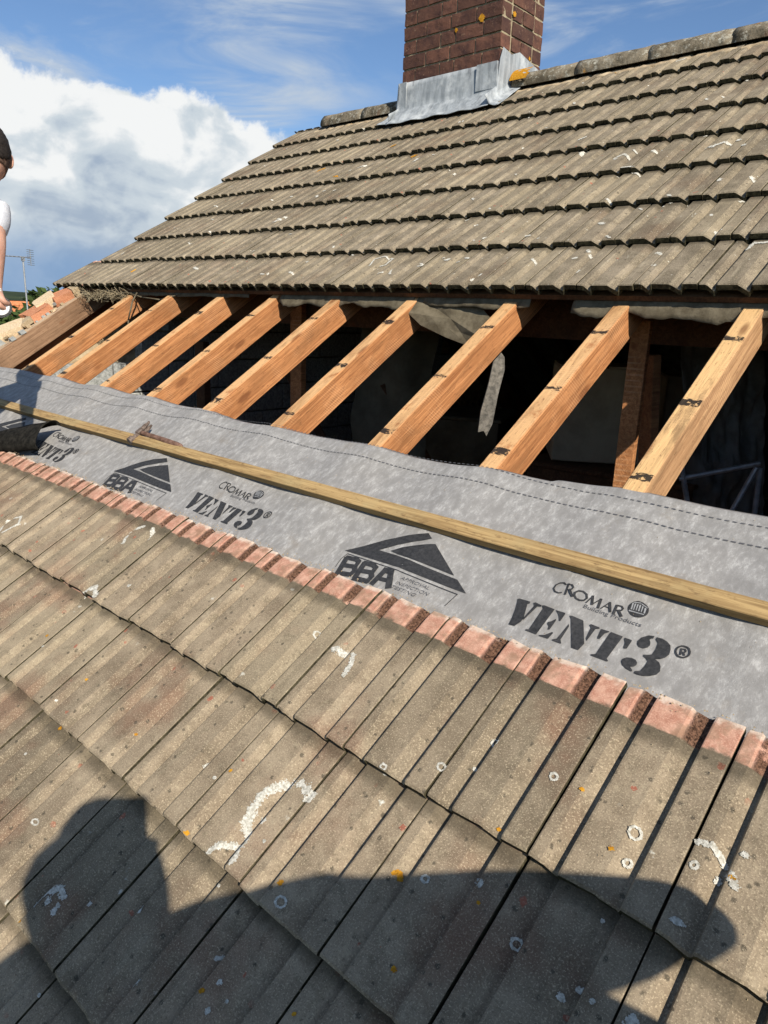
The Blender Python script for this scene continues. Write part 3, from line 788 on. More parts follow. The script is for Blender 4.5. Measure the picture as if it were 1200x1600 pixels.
# ------------------------------------------------------------ drape for growths on the tiles
def tile_n(u, v, low):
    rows, ph, w = (LOWV, LOWC, .205) if low else (UPV, UPC, .2)
    rs = [r for r, vf in enumerate(rows) if v >= vf]
    if not rs: return .05
    r = max(rs, key=lambda r_: rows[r_]); vf = rows[r]
    sh = 0 if low else -.012*r
    x = (u-ph-sh) % w
    x = x*(.2/w)
    return NF+(0 if low else .010)-math.sin(TILT*(1 if low else 1.18))*(v-vf)+prof_z(x)*(.88 if low else 1.32)
LICH = json.loads('''[[[[-0.921,0.069],[-0.945,0.087],[-0.956,0.118],[-0.957,0.147],[-0.945,0.176],[-0.921,0.195]],0.011,0,"w"],[[[-0.901,0.2],[-0.866,0.196],[-0.868,0.188]],0.011,0,"w"],[[[-0.965,0.013],[-0.957,0.032],[-0.918,0.054]],0.008,0,"w"],[[[-0.91,0.023],[-0.918,0.043]],0.008,0,"w"],[[[-0.921,0.109],[-0.919,0.109]],0.01,0,"w"],[[[-1.225,-0.254],[-1.225,-0.227],[-1.202,-0.202],[-1.182,-0.208]],0.008,0,"w"],[[[-1.203,-0.232],[-1.201,-0.232]],0.009,0,"w"],[[[-1.171,-0.234],[-1.177,-0.226]],0.008,0,"w"],[[[-0.249,0.446],[-0.232,0.45],[-0.213,0.442],[-0.207,0.434]],0.006,0,"w"],[[[-0.196,0.424],[-0.185,0.411]],0.008,0,"w"],[[[-0.236,0.325],[-0.228,0.326]],0.006,0,"w"],[[[-0.508,0.229],[-0.505,0.227]],0.008,0,"w"],[[[-0.237,0.18],[-0.233,0.19]],0.008,0,"w"],[[[-1.059,0.477],[-1.028,0.479]],0.009,0,"w"],[[[-1.003,0.482],[-0.99,0.459],[-0.986,0.432]],0.007,0,"w"],[[[-1.952,0.297],[-1.92,0.33],[-1.884,0.308]],0.01,0,"w"],[[[-2.638,0.336],[-2.68,0.383],[-2.63,0.42],[-2.593,0.39],[-2.613,0.337]],0.006,0,"w"],[[[-2.021,0.495],[-2.053,0.543],[-2.018,0.578]],0.007,0,"w"],[[[-1.976,0.583],[-1.943,0.541]],0.007,0,"w"],[[[-1.02,-0.123],[-1.014,-0.135]],0.004,0,"w"],[[[-0.919,-0.207],[-0.917,-0.204]],0.006,0,"w"],[[[-0.828,-0.101],[-0.819,-0.093]],0.004,0,"w"],[[[-1.131,0.128],[-1.132,0.124]],0.006,0,"w"],[[[-0.631,0.171],[-0.625,0.167]],0.006,0,"o"],[[[-0.637,0.165],[-0.635,0.168]],0.004,0,"o"],[[[-0.435,0.439],[-0.433,0.439]],0.004,0,"o"],[[[-2.36,2.187],[-2.39,2.257],[-2.352,2.285],[-2.276,2.252],[-2.269,2.19],[-2.306,2.169]],0.006,1,"w"],[[[-2.195,2.144],[-2.168,2.101]],0.007,1,"w"],[[[-1.716,2.062],[-1.689,2.086]],0.01,1,"w"],[[[-1.854,3.243],[-1.838,3.225]],0.02,1,"w"],[[[-1.619,3.101],[-1.602,3.142],[-1.545,3.082]],0.008,1,"w"],[[[-1.215,3.099],[-1.179,3.137],[-1.12,3.144]],0.012,1,"w"],[[[-1.47,3.139],[-1.436,3.123]],0.012,1,"w"],[[[-1.543,2.952],[-1.489,2.958],[-1.434,2.927]],0.008,1,"w"],[[[-0.793,2.249],[-0.785,2.297],[-0.749,2.302]],0.008,1,"w"],[[[-1.346,2.282],[-1.336,2.272]],0.008,1,"w"],[[[-1.948,3.362],[-1.919,3.405]],0.01,1,"w"],[[[-3.575,2.723],[-3.574,2.738]],0.014,1,"w"],[[[-3.558,2.792],[-3.538,2.79]],0.012,1,"w"],[[[-1.539,2.216],[-1.511,2.196]],0.007,1,"w"],[[[-3.01,3.41],[-3.017,3.446]],0.014,1,"w"],[[[-3.456,3.492],[-3.494,3.437]],0.01,1,"w"],[[[-3.445,3.732],[-3.436,3.749]],0.016,1,"o"],[[[-3.1,3.511],[-3.098,3.528]],0.018,1,"o"],[[[-3.941,3.482],[-3.906,3.532]],0.02,1,"o"],[[[-3.6,3.316],[-3.581,3.321]],0.012,1,"o"],[[[-2.222,4.383],[-2.208,4.385]],0.012,1,"o"],[[[-4.405,4.429],[-4.365,4.462]],0.014,1,"o"],[[[-4.402,2.159],[-4.417,2.191]],0.02,1,"o"],[[[-3.407,4.338],[-3.399,4.421]],0.02,1,"w"],[[[-3.486,4.293],[-3.462,4.338]],0.018,1,"w"],[[[-1.854,4.366],[-1.812,4.39]],0.016,1,"w"],[[[-0.49,0.202],[-0.489,0.202]],0.0035,0,"o"],[[[-1.918,0.148],[-1.916,0.149]],0.005,0,"o"],[[[-1.647,0.12],[-1.645,0.121]],0.004,0,"o"],[[[-0.789,-0.119],[-0.788,-0.118]],0.006,0,"w"],[[[-0.618,0.387],[-0.617,0.387]],0.004,0,"w"],[[[-0.288,0.178],[-0.287,0.179]],0.004,0,"w"],[[[-0.756,-0.13],[-0.755,-0.13]],0.004,0,"w"],[[[-0.208,0.409],[-0.207,0.409]],0.006,0,"w"],[[[-1.602,-0.089],[-1.6,-0.088]],0.004,0,"w"],[[[-1.658,0.039],[-1.656,0.04]],0.0035,0,"w"],[[[-1.584,-0.001],[-1.582,0.0]],0.005,0,"o"],[[[-0.805,-0.146],[-0.804,-0.145]],0.005,0,"o"],[[[-1.224,-0.286],[-1.223,-0.285]],0.005,0,"o"],[[[-1.89,0.119],[-1.887,0.12]],0.004,0,"w"],[[[-0.31,0.183],[-0.31,0.183]],0.006,0,"w"],[[[-0.547,0.055],[-0.546,0.055]],0.005,0,"o"],[[[-1.119,-0.185],[-1.118,-0.184]],0.005,0,"w"],[[[-1.078,-0.329],[-1.077,-0.329]],0.0035,0,"w"],[[[-0.884,0.082],[-0.883,0.082]],0.004,0,"w"],[[[-0.915,-0.02],[-0.913,-0.02]],0.0035,0,"w"],[[[-0.353,0.372],[-0.352,0.373]],0.005,0,"o"],[[[-1.811,0.381],[-1.809,0.382]],0.006,0,"w"],[[[-1.043,0.008],[-1.041,0.009]],0.005,0,"o"],[[[-0.187,0.46],[-0.186,0.46]],0.006,0,"w"],[[[-0.326,0.16],[-0.325,0.16]],0.006,0,"w"],[[[-1.355,0.09],[-1.353,0.091]],0.0035,0,"o"],[[[-1.062,0.145],[-1.061,0.146]],0.004,0,"o"],[[[-0.192,0.42],[-0.191,0.42]],0.005,0,"o"],[[[-1.082,0.116],[-1.08,0.117]],0.004,0,"w"],[[[-0.649,-0.079],[-0.648,-0.078]],0.004,0,"o"],[[[-0.74,0.253],[-0.739,0.254]],0.005,0,"w"],[[[-0.323,0.279],[-0.323,0.28]],0.0035,0,"w"],[[[-0.8,0.046],[-0.799,0.047]],0.005,0,"o"],[[[-0.774,-0.157],[-0.773,-0.156]],0.005,0,"w"],[[[-0.522,0.314],[-0.521,0.315]],0.0035,0,"o"],[[[-0.324,0.419],[-0.323,0.412],[-0.328,0.406],[-0.335,0.405],[-0.34,0.41],[-0.341,0.418],[-0.336,0.424],[-0.329,0.424],[-0.324,0.419]],0.0025,0,"w"],[[[-0.406,0.19],[-0.406,0.184],[-0.409,0.179],[-0.416,0.178],[-0.42,0.181],[-0.421,0.187],[-0.417,0.192],[-0.411,0.193],[-0.406,0.19]],0.0025,0,"w"],[[[-0.607,0.451],[-0.606,0.446],[-0.609,0.442],[-0.614,0.441],[-0.619,0.445],[-0.62,0.45],[-0.617,0.455],[-0.611,0.455],[-0.607,0.451]],0.0025,0,"w"],[[[-0.479,0.44],[-0.478,0.435],[-0.481,0.431],[-0.486,0.43],[-0.49,0.434],[-0.491,0.439],[-0.488,0.443],[-0.483,0.443],[-0.479,0.44]],0.0025,0,"w"],[[[-0.662,0.361],[-0.661,0.356],[-0.664,0.351],[-0.67,0.351],[-0.675,0.354],[-0.676,0.36],[-0.672,0.364],[-0.667,0.364],[-0.662,0.361]],0.0025,0,"w"],[[[-1.124,0.497],[-1.121,0.49],[-1.125,0.485],[-1.134,0.485],[-1.143,0.489],[-1.146,0.497],[-1.141,0.502],[-1.132,0.502],[-1.124,0.497]],0.0025,0,"w"],[[[-0.236,0.414],[-0.236,0.409],[-0.238,0.406],[-0.242,0.405],[-0.245,0.408],[-0.245,0.413],[-0.242,0.416],[-0.239,0.416],[-0.236,0.414]],0.0025,0,"w"],[[[-0.579,0.19],[-0.578,0.185],[-0.581,0.181],[-0.586,0.181],[-0.59,0.183],[-0.591,0.187],[-0.588,0.191],[-0.583,0.192],[-0.579,0.19]],0.0025,0,"w"],[[[-0.76,0.307],[-0.759,0.302],[-0.762,0.299],[-0.767,0.298],[-0.771,0.301],[-0.772,0.305],[-0.77,0.309],[-0.764,0.309],[-0.76,0.307]],0.0025,0,"w"],[[[-0.318,0.371],[-0.318,0.366],[-0.321,0.363],[-0.325,0.362],[-0.328,0.365],[-0.328,0.37],[-0.325,0.373],[-0.321,0.374],[-0.318,0.371]],0.0025,0,"w"],[[[-1.389,-0.159],[-1.386,-0.163],[-1.39,-0.167],[-1.397,-0.169],[-1.405,-0.168],[-1.407,-0.164],[-1.404,-0.16],[-1.397,-0.158],[-1.389,-0.159]],0.0025,0,"w"],[[[-0.767,0.03],[-0.765,0.024],[-0.769,0.018],[-0.778,0.016],[-0.785,0.019],[-0.787,0.025],[-0.783,0.031],[-0.774,0.033],[-0.767,0.03]],0.0025,0,"w"],[[[-0.707,-0.184],[-0.707,-0.185],[-0.708,-0.187],[-0.711,-0.188],[-0.713,-0.187],[-0.713,-0.186],[-0.712,-0.184],[-0.709,-0.183],[-0.707,-0.184]],0.0025,0,"w"],[[[-3.06,3.973],[-3.046,3.95]],0.0085,1,"w"],[[[-1.645,3.266],[-1.628,3.248]],0.0065,1,"w"],[[[-1.073,2.245],[-1.055,2.232]],0.0076,1,"w"],[[[-1.047,2.151],[-1.04,2.145]],0.0091,1,"w"],[[[-4.15,2.653],[-4.139,2.656]],0.0084,1,"w"],[[[-1.427,2.649],[-1.449,2.663]],0.0071,1,"w"],[[[-2.508,3.874],[-2.517,3.902]],0.0073,1,"w"],[[[-3.178,2.978],[-3.178,2.959]],0.004,1,"w"],[[[-4.085,4.223],[-4.101,4.206]],0.0066,1,"w"],[[[-3.54,3.122],[-3.518,3.123]],0.0097,1,"w"],[[[-2.262,3.391],[-2.254,3.386]],0.0107,1,"w"],[[[-0.936,2.618],[-0.93,2.632]],0.0048,1,"w"],[[[-2.205,2.813],[-2.188,2.795]],0.0066,1,"w"],[[[-2.854,2.133],[-2.812,2.118]],0.0082,1,"w"],[[[-3.001,2.118],[-3.013,2.125]],0.0109,1,"w"],[[[-3.343,3.954],[-3.368,3.955]],0.0071,1,"w"],[[[-3.281,2.571],[-3.315,2.573]],0.0059,1,"w"],[[[-0.914,2.358],[-0.923,2.368]],0.0109,1,"w"],[[[-3.795,3.089],[-3.776,3.081]],0.0092,1,"w"],[[[-4.709,2.763],[-4.719,2.773]],0.0061,1,"w"],[[[-2.651,3.252],[-2.632,3.243]],0.0043,1,"w"],[[[-4.801,3.781],[-4.749,3.766]],0.0041,1,"w"],[[[-1.623,3.089],[-1.612,3.081]],0.0074,1,"w"],[[[-1.235,3.073],[-1.228,3.082]],0.0061,1,"w"],[[[-1.887,4.057],[-1.879,4.056]],0.006,1,"w"],[[[-1.196,2.193],[-1.196,2.192]],0.0075,1,"w"],[[[-1.86,2.39],[-1.864,2.379]],0.0095,1,"w"],[[[-1.295,2.099],[-1.295,2.111]],0.0099,1,"w"],[[[-4.266,3.052],[-4.271,3.073]],0.006,1,"w"],[[[-1.433,3.647],[-1.444,3.666]],0.0084,1,"w"],[[[-1.318,2.246],[-1.323,2.251]],0.0082,1,"w"],[[[-2.051,2.178],[-2.066,2.172]],0.0051,1,"w"],[[[-2.091,3.029],[-2.085,3.023]],0.0058,1,"w"],[[[-3.019,3.948],[-3.036,3.975]],0.0056,1,"w"],[[[-2.931,2.641],[-2.911,2.633]],0.0046,1,"w"],[[[-3.371,2.355],[-3.37,2.343]],0.0042,1,"w"],[[[-3.735,2.195],[-3.779,2.213]],0.0108,1,"w"],[[[-1.59,2.354],[-1.588,2.358]],0.0056,1,"w"],[[[-3.484,3.023],[-3.513,3.046]],0.0098,1,"w"],[[[-1.66,2.386],[-1.646,2.385]],0.0081,1,"w"],[[[-1.996,2.533],[-2.025,2.553]],0.0054,1,"w"],[[[-4.883,2.399],[-4.897,2.426]],0.0073,1,"w"],[[[-1.12,2.631],[-1.126,2.644]],0.0051,1,"w"],[[[-2.572,2.307],[-2.592,2.316]],0.0051,1,"w"],[[[-1.211,3.099],[-1.202,3.09]],0.0073,1,"w"],[[[-1.371,3.697],[-1.376,3.691]],0.0091,1,"w"],[[[-1.077,3.07],[-1.081,3.079]],0.0091,1,"w"],[[[-2.258,3.939],[-2.233,3.906]],0.0085,1,"w"],[[[-2.227,2.118],[-2.239,2.109]],0.0069,1,"w"],[[[-0.936,2.763],[-0.952,2.779]],0.0103,1,"w"],[[[-2.049,2.183],[-2.071,2.198]],0.0068,1,"w"],[[[-3.955,4.083],[-3.968,4.056]],0.0053,1,"w"],[[[-2.913,3.481],[-2.951,3.501]],0.0048,1,"w"],[[[-1.885,2.202],[-1.877,2.211]],0.0041,1,"w"],[[[-2.554,3.174],[-2.557,3.169]],0.0091,1,"w"],[[[-1.298,3.248],[-1.291,3.256]],0.0048,1,"w"],[[[-1.283,2.333],[-1.3,2.346]],0.0057,1,"w"],[[[-2.878,3.927],[-2.885,3.954]],0.0054,1,"w"],[[[-4.857,4.1],[-4.886,4.121]],0.0093,1,"w"],[[[-1.866,2.244],[-1.854,2.241]],0.0071,1,"w"],[[[-1.289,2.597],[-1.279,2.589]],0.0059,1,"w"],[[[-1.555,3.167],[-1.579,3.186]],0.0058,1,"w"],[[[-2.247,3.601],[-2.23,3.593]],0.0042,1,"w"],[[[-2.748,2.358],[-2.751,2.369]],0.007,1,"w"],[[[-4.27,4.093],[-4.234,4.06]],0.0091,1,"w"],[[[-4.434,2.885],[-4.366,2.861]],0.0048,1,"w"],[[[-2.84,2.249],[-2.846,2.251]],0.0094,1,"w"],[[[-1.06,2.765],[-1.062,2.778]],0.0097,1,"w"],[[[-1.344,3.893],[-1.338,3.873]],0.0067,1,"w"],[[[-4.811,3.409],[-4.804,3.424]],0.0065,1,"w"],[[[-3.06,2.116],[-3.033,2.111]],0.0068,1,"w"],[[[-4.195,2.518],[-4.262,2.539]],0.0047,1,"w"],[[[-1.367,2.216],[-1.361,2.22]],0.0088,1,"w"],[[[-1.187,2.635],[-1.198,2.652]],0.0076,1,"w"],[[[-2.973,4.151],[-3.011,4.194]],0.0062,1,"w"],[[[-3.551,3.425],[-3.532,3.395]],0.0097,1,"w"],[[[-0.99,2.496],[-0.986,2.488]],0.0065,1,"w"],[[[-1.999,2.651],[-2.019,2.669]],0.0046,1,"w"],[[[-3.426,3.103],[-3.419,3.112]],0.0105,1,"w"],[[[-3.587,2.766],[-3.557,2.754]],0.0107,1,"w"],[[[-1.057,2.513],[-1.049,2.509]],0.0055,1,"w"],[[[-2.006,2.25],[-1.985,2.248]],0.0068,1,"w"],[[[-4.614,3.081],[-4.559,3.066]],0.0067,1,"w"],[[[-2.108,2.594],[-2.097,2.603]],0.0061,1,"w"],[[[-3.947,3.073],[-3.969,3.07]],0.0094,1,"w"],[[[-1.909,2.361],[-1.902,2.363]],0.007,1,"w"],[[[-1.951,2.233],[-1.958,2.23]],0.0108,1,"w"],[[[-2.866,4.113],[-2.852,4.099]],0.0088,1,"w"],[[[-2.399,4.303],[-2.361,4.259]],0.0062,1,"w"],[[[-1.205,2.602],[-1.211,2.596]],0.0099,1,"w"],[[[-1.389,2.475],[-1.376,2.467]],0.0105,1,"w"]]''')
def growth(pts, r, low, colr, seed):
    cell = max(.0010, min(.0017, r*.22)) if low else max(.0022, min(.005, r*.3))
    us = [p[0] for p in pts]; vs2 = [p[1] for p in pts]
    u0, u1, v0, v1 = min(us)-r*1.4, max(us)+r*1.4, min(vs2)-r*1.4, max(vs2)+r*1.4
    nu, nv = int((u1-u0)/cell)+2, int((v1-v0)/cell)+2
    if nu*nv > 40000: return
    def dist(u, v):
        best = 9
        for a, b in zip(pts, pts[1:]):
            dx, dy = b[0]-a[0], b[1]-a[1]; L = dx*dx+dy*dy+1e-12
            t = max(0, min(1, ((u-a[0])*dx+(v-a[1])*dy)/L)); best = min(best, math.hypot(u-a[0]-t*dx, v-a[1]-t*dy))
        return best
    V, F, idx = [], [], {}
    def vid(i, j):
        if (i, j) not in idx:
            idx[(i, j)] = len(V); uu, vv = u0+i*cell, v0+j*cell
            uu += cell*.6*noise.noise(Vector((i*.9, j*.9, seed))); V.append(W(uu, vv, tile_n(uu, vv, low)+.0016))
        return idx[(i, j)]
    for i in range(nu):
        for j in range(nv):
            uu, vv = u0+(i+.5)*cell, v0+(j+.5)*cell
            k = noise.noise(Vector((uu*90, vv*90, seed)))*.55+noise.noise(Vector((uu*240, vv*240, seed)))*.4+noise.noise(Vector((uu*620, vv*620, seed)))*.35
            if dist(uu, vv) < r*(.8+(k if r > .004 else .5*k)): F.append((vid(i, j), vid(i+1, j), vid(i+1, j+1), vid(i, j+1)))
    F = [f for f in F if max((V[f[0]]-V[f[2]]).length, (V[f[1]]-V[f[3]]).length) < cell*3.2]
    if F: link('lichen', mesh('lichen', V, F), M_lich if colr == 'w' else M_lich_o, lower if low else upper)
for i, (pts, r, k, c) in enumerate(LICH): growth(pts, r, k == 0, c, i)

# ------------------------------------------------------------ felt flap under the upper tiles
def flap(u0, u1, v0, drop, seed, nn=.006):
    us = lin(u0, u1, max(8, int((u1-u0)/.02)))
    def f(u, t):
        e = .5+.5*math.sin((u-u0)/(u1-u0)*math.pi)
        ee = min(1, e*1.6)
        d = (drop*ee)*(1+.5*noise.noise(Vector((u*7, seed, 0)))+.18*noise.noise(Vector((u*60, seed, 0))))*t
        return W(u, v0-d*.8, nn+.010*noise.noise(Vector((u*5, seed, 2)))*t+.006*math.sin(t*3)-d*.45)
    me = grid_mesh('felt_flap', us, [0, .2, .4, .6, .8, 1.0], f)
    o = link('felt_flap', me, M_felt, upper)
    s_ = o.modifiers.new('thick', 'SOLIDIFY'); s_.thickness = .0025
for a in ((-2.85, -2.0, 2.04, .065, 1), (-1.95, -1.45, 2.04, .05, 2), (-1.28, -.55, 2.04, .075, 3), (-.52, .5, 2.03, .075, 4), (.5, 3.0, 2.03, .08, 6), (-4.4, -3.1, 2.035, .028, 7)): flap(*a)
# torn triangular piece hanging between two rafters
def torn():
    pts = [(-1.985, 2.035, .004), (-1.93, 2.045, .012), (-1.82, 2.05, .010), (-1.66, 2.01, -.03), (-1.56, 1.95, -.075), (-1.57, 1.90, -.11), (-1.68, 1.90, -.125), (-1.80, 1.915, -.10), (-1.925, 1.93, -.06), (-1.985, 1.945, -.015)]
    V = [W(*p) for p in pts]; c = sum(V, Vector())/len(V)+Vector((0, -.004, .0))
    mid = [(p+c)/2+Vector((0, -.004, 0))*(i_ % 3-1) for i_, p in enumerate(V)]; n = len(V)
    VV = V+mid+[c]; F = []
    for i in range(n):
        F.append((i, (i+1) % n, n+(i+1) % n, n+i)); F.append((n+i, n+(i+1) % n, 2*n))
    o = link('torn_felt', mesh('torn_felt', VV, F, False), M_felt, upper)
    s_ = o.modifiers.new('thick', 'SOLIDIFY'); s_.thickness = .003
torn()
# straw-like nest rubbish under the corner tiles
rr = random.Random(3); cu = bmesh.new()
for _ in range(240):
    u = rr.uniform(-4.9, -4.25); p = W(u, 1.99+rr.uniform(-.03, .05), .005+rr.uniform(-.02, .03))
    d = Vector((rr.gauss(0, 1), rr.gauss(0, .5), rr.gauss(0, .5))).normalized()*rr.uniform(.02, .06)
    bm_tube(cu, p-d, p+d+Vector((0, 0, -.01)), .0012, n=3)
o = link('nest_straw', bm_mesh('nest_straw', cu), material('straw', f_ply((.20, .16, .10), (.42, .35, .23), 20), .9, .1)); tag(o, 'tangle of dry grass and twigs under the corner tiles', 'bird nest', kind='stuff')
cu = bmesh.new()
pp = [W(-4.20, 2.03, .01), W(-4.14, 1.98, .02), W(-4.13, 1.93, -.0), W(-4.16, 1.86, -.08), W(-4.17, 1.83, -.13)]
for a, b in zip(pp, pp[1:]): bm_tube(cu, a, b, .0045, n=6)
pp = [W(-4.35, 2.02, .015), W(-4.1, 1.985, .0), W(-3.9, 1.98, -.01), W(-3.72, 2.02, .005)]
for a, b in zip(pp, pp[1:]): bm_tube(cu, a, b, .004, n=6)
link('loose_cable', bm_mesh('loose_cable', cu, True), M_felt, upper)

# ------------------------------------------------------------ broken gable top with bricks and mortar
def gable_top():
    g_ = grid_mesh('mortar_bed', lin(XL-.02, -4.955, 14), lin(.4, 2.15, 110),
                   lambda u, v: W(u, v, -.035+.035*noise.noise(Vector((u*9, v*9, 0)))+.022*noise.noise(Vector((u*28, v*28, 0)))+.05*max(0, min(1, (v-1.2)*2))*(.5+noise.noise(Vector((0, v*4, 2))))), False)
    mb = link('mortar_bed', g_, M_mortar, house)
    mb['label'] = 'broken mortar bed along the stripped gable edge'
    rr = random.Random(8)
    sh = []
    for s in range(6):
        bm = bmesh.new(); bmesh.ops.create_icosphere(bm, subdivisions=2, radius=.5)
        for v in bm.verts:
            n_ = noise.noise(v.co*2.2+Vector((s*9, 0, 0))); v.co = Vector([math.copysign(min(abs(c)*2.6, .5), c) for c in v.co])*(1+.22*n_)
        sh.append(bm_mesh('brick_piece', bm))
    mats = [M_brick_red, M_brick_cream, M_brick_cream, M_mortar, M_brick_red, M_block]
    for s, m_ in zip(sh, mats): s.materials.append(m_)
    spec = [(-5.07, 2.02, .12, 0), (-5.02, 1.93, .13, 4), (-5.10, 1.84, .14, 1), (-5.03, 1.72, .15, 0), (-5.12, 1.60, .12, 2), (-5.04, 1.52, .16, 1), (-5.12, 1.42, .14, 5), (-5.02, 1.36, .12, 5), (-5.10, 1.27, .15, 3), (-5.03, 1.16, .14, 5), (-5.10, 1.04, .14, 3), (-5.05, .92, .16, 0), (-5.08, .78, .15, 2), (-5.04, .64, .15, 3), (-4.97, 2.03, .09, 3), (-4.98, 1.62, .07, 3)]
    for (u, v, s, m_) in spec:
        M = MR @ Matrix.Translation((u, v, .012+rr.uniform(-.01, .015))) @ Matrix.Rotation(rr.uniform(-.5, .5), 4, 'Z') @ Matrix.Rotation(rr.uniform(-.25, .25), 4, 'X') @ Matrix.Diagonal((s*1.15, s, s*.48, 1))
        link('brick_piece', sh[m_], None, mb, M)
    for _ in range(60):
        u, v = rr.uniform(-5.17, -4.89), rr.uniform(1.2, 2.1); s = rr.uniform(.012, .035)
        M = MR @ Matrix.Translation((u, v, .02 if u < -4.96 else .008)) @ Matrix.Rotation(rr.uniform(0, 6), 4, 'Z') @ Matrix.Diagonal((s, s, s*.6, 1))
        if u > -4.96 and u < -4.88: M = MR @ Matrix.Translation((u, v, s*.3)) @ Matrix.Diagonal((s, s, s*.6, 1))
        link('mortar_crumb', sh[rr.choice([2, 3, 3, 5])], None, mb, M)
gable_top()

# ------------------------------------------------------------ chimney
def chimney():
    x0, x1, y0, y1 = -3.808, -2.986, 3.596, 4.075
    zb = Z0+1.029+1.543            # bottom of the visible brickwork
    g_ = .0882
    bm = bmesh.new(); bm_box(bm, ((x0+x1)/2, (y0+y1)/2, zb+.15), (x1-x0-.018, y1-y0-.018, 2.3)); 
    ch = link('chimney', bm_mesh('chimney', bm), M_mortar_joint, house)
    ch['label'] = 'dark red brick chimney through the ridge'
    vars_ = {}
    def bk(cx, cy, cz, lx, ly, par):
        key = (round(lx, 2), round(ly, 2), random.randrange(3))
        if key not in vars_:
            b = bmesh.new(); bmesh.ops.create_cube(b, size=1)
            bmesh.ops.subdivide_edges(b, edges=b.edges[:], cuts=2, use_grid_fill=True)
            sd_ = random.random()*50
            for v in b.verts:
                v.co = Vector((v.co.x*lx, v.co.y*ly, v.co.z*.076))
                v.co += .0035*noise.noise_vector(v.co*22+Vector((sd_, 0, 0)))
                k = sum(abs(abs(c)-h) < .006 for c, h in zip(v.co, (lx/2, ly/2, .038)))
                if k >= 2: v.co *= .988
            vars_[key] = bm_mesh('brick', b); vars_[key].materials.append(M_brick)
        link('brick', vars_[key], None, par, Matrix.Translation((cx+random.uniform(-.0015, .0015), cy+random.uniform(-.0015, .0015), cz)))
    J = .011; wB = .105
    for r in range(-1, 13):
        z = zb+g_*(r+.5)
        A = r % 2 == 0
        fx = [1, 1, 1, 1] if not A else [.48, 1, .52, 1, 1]
        if A: fx = [.55, 1.05, .6, 1.1, .7]
        tot = sum(fx); Lx = (x1-x0)
        # front and rear faces
        for (yy, s) in ((y0+wB/2, 0), (y1-wB/2, 1)):
            c = x0
            for q in fx:
                l = Lx*q/tot; bk(c+l/2, yy, z, l-J, wB, ch); c += l
        sy0, sy1 = y0+wB+J, y1-wB-J
        fy = [1] if A else [.45, .55]
        for xx in (x0+wB/2, x1-wB/2):
            c = sy0
            for q in fy:
                l = (sy1-sy0+0)*q; bk(xx, c+l/2, z, wB, l-(J if len(fy) > 1 else 0), ch); c += l
    # ochre lichen discs on the brick faces
    def disc(P, nrm, r, seed):
        n_ = Vector(nrm); t = n_.orthogonal().normalized(); b = n_.cross(t)
        V = [P+n_*.004]+[P+n_*.003+(t*math.cos(a)+b*math.sin(a))*r*(1+.8*noise.noise(Vector((math.cos(a)*3, math.sin(a)*3, seed*9)))) for a in [i*.2618 for i in range(24)]]
        link('lichen', mesh('lichen', V, [(0, i, i % 24+1) for i in range(1, 25)]), M_lich_o, ch)
    for dx, dz, r in ((-.16, .28, .022), (-.36, .25, .013), (-.13, .40, .009)): disc(Vector((x1+dx, y0-.001, zb+dz)), (0, -1, 0), r, dx)
    for dy, dz, r in ((.12, .30, .016), (.33, .10, .011), (.22, .45, .010)): disc(Vector((x1+.001, y0+dy, zb+dz)), (1, 0, 0), r, dy)
    # cap and pots, above the frame
    zt = zb+13*g_
    bm = bmesh.new(); bm_box(bm, ((x0+x1)/2, (y0+y1)/2, zt+.04), (x1-x0+.1, y1-y0+.1, .08), bev=.01)
    link('chimney_cap', bm_mesh('chimney_cap', bm), M_mortar, ch)
    for px in (x0+.22, x1-.22):
        bm = bmesh.new(); bm_tube(bm, (px, (y0+y1)/2, zt+.08), (px, (y0+y1)/2, zt+.42), .12, .10, 16); bm_tube(bm, (px, (y0+y1)/2, zt+.42), (px, (y0+y1)/2, zt+.46), .12, .12, 16)
        link('chimney_pot', bm_mesh('chimney_pot', bm, True), M_orange, ch)
    # lead: front apron
    zl = zb+.004
    def front(u, t):              # t 0..1 wall part, 1..2 apron on tiles
        wv = .008*noise.noise(Vector((u*6, t*2, 0)))+.003*noise.noise(Vector((u*25, t*5, 4)))
        top = zl-.0+.0*u
        vb = 4.245; base = W(0, vb+.06, .085)
        if t <= 1:
            z = top+(base.z+.03-top)*t
            y = y0-.010+(-.012*t)-abs(wv)*t
            return (u, y, z)
        k = t-1
        p0 = Vector((u, y0-.022, base.z+.03)); uu = u
        dv = .12*k*(1+.10*noise.noise(Vector((u*7, 0, 1))))
        nn = .080+.022*(1-k)**2*1.0+.009*noise.noise(Vector((u*5, k*3, 8)))+.0035*k*math.sin(u*31)
        p1 = W(uu+(.0), 4.27-dv+.0, nn)
        return tuple(p0.lerp(p1, min(1, k*2.2)) if k < .45 else p1)
    us = lin(x0-.02, x1+.015, 70)
    me = grid_mesh('lead_apron', us, lin(0, 1, 7)+lin(1.1, 2, 12), front)
    o = link('lead_apron', me, M_lead, ch); s_ = o.modifiers.new('t', 'SOLIDIFY'); s_.thickness = .003
    # corner returns and wings that spread over the tiles beside the stack
    def wing(ua, ub, va, vb_, sgn, seed):
        us = lin(ua, ub, 16)
        def f(u, t):
            k = (u-ua)/(ub-ua)
            v = va+(vb_-va)*t
            lift = .05*max(0, 1-abs(k if sgn > 0 else 1-k)*5)
            return W(u, v-(.03*k if sgn > 0 else .03*(1-k)), .082+lift+.008*noise.noise(Vector((u*12, v*12, seed)))+.006*math.sin(u*33))
        o = link('lead_wing', grid_mesh('lead_wing', us, lin(0, 1, 10), f), M_lead, ch)
        s_ = o.modifiers.new('t', 'SOLIDIFY'); s_.thickness = .003
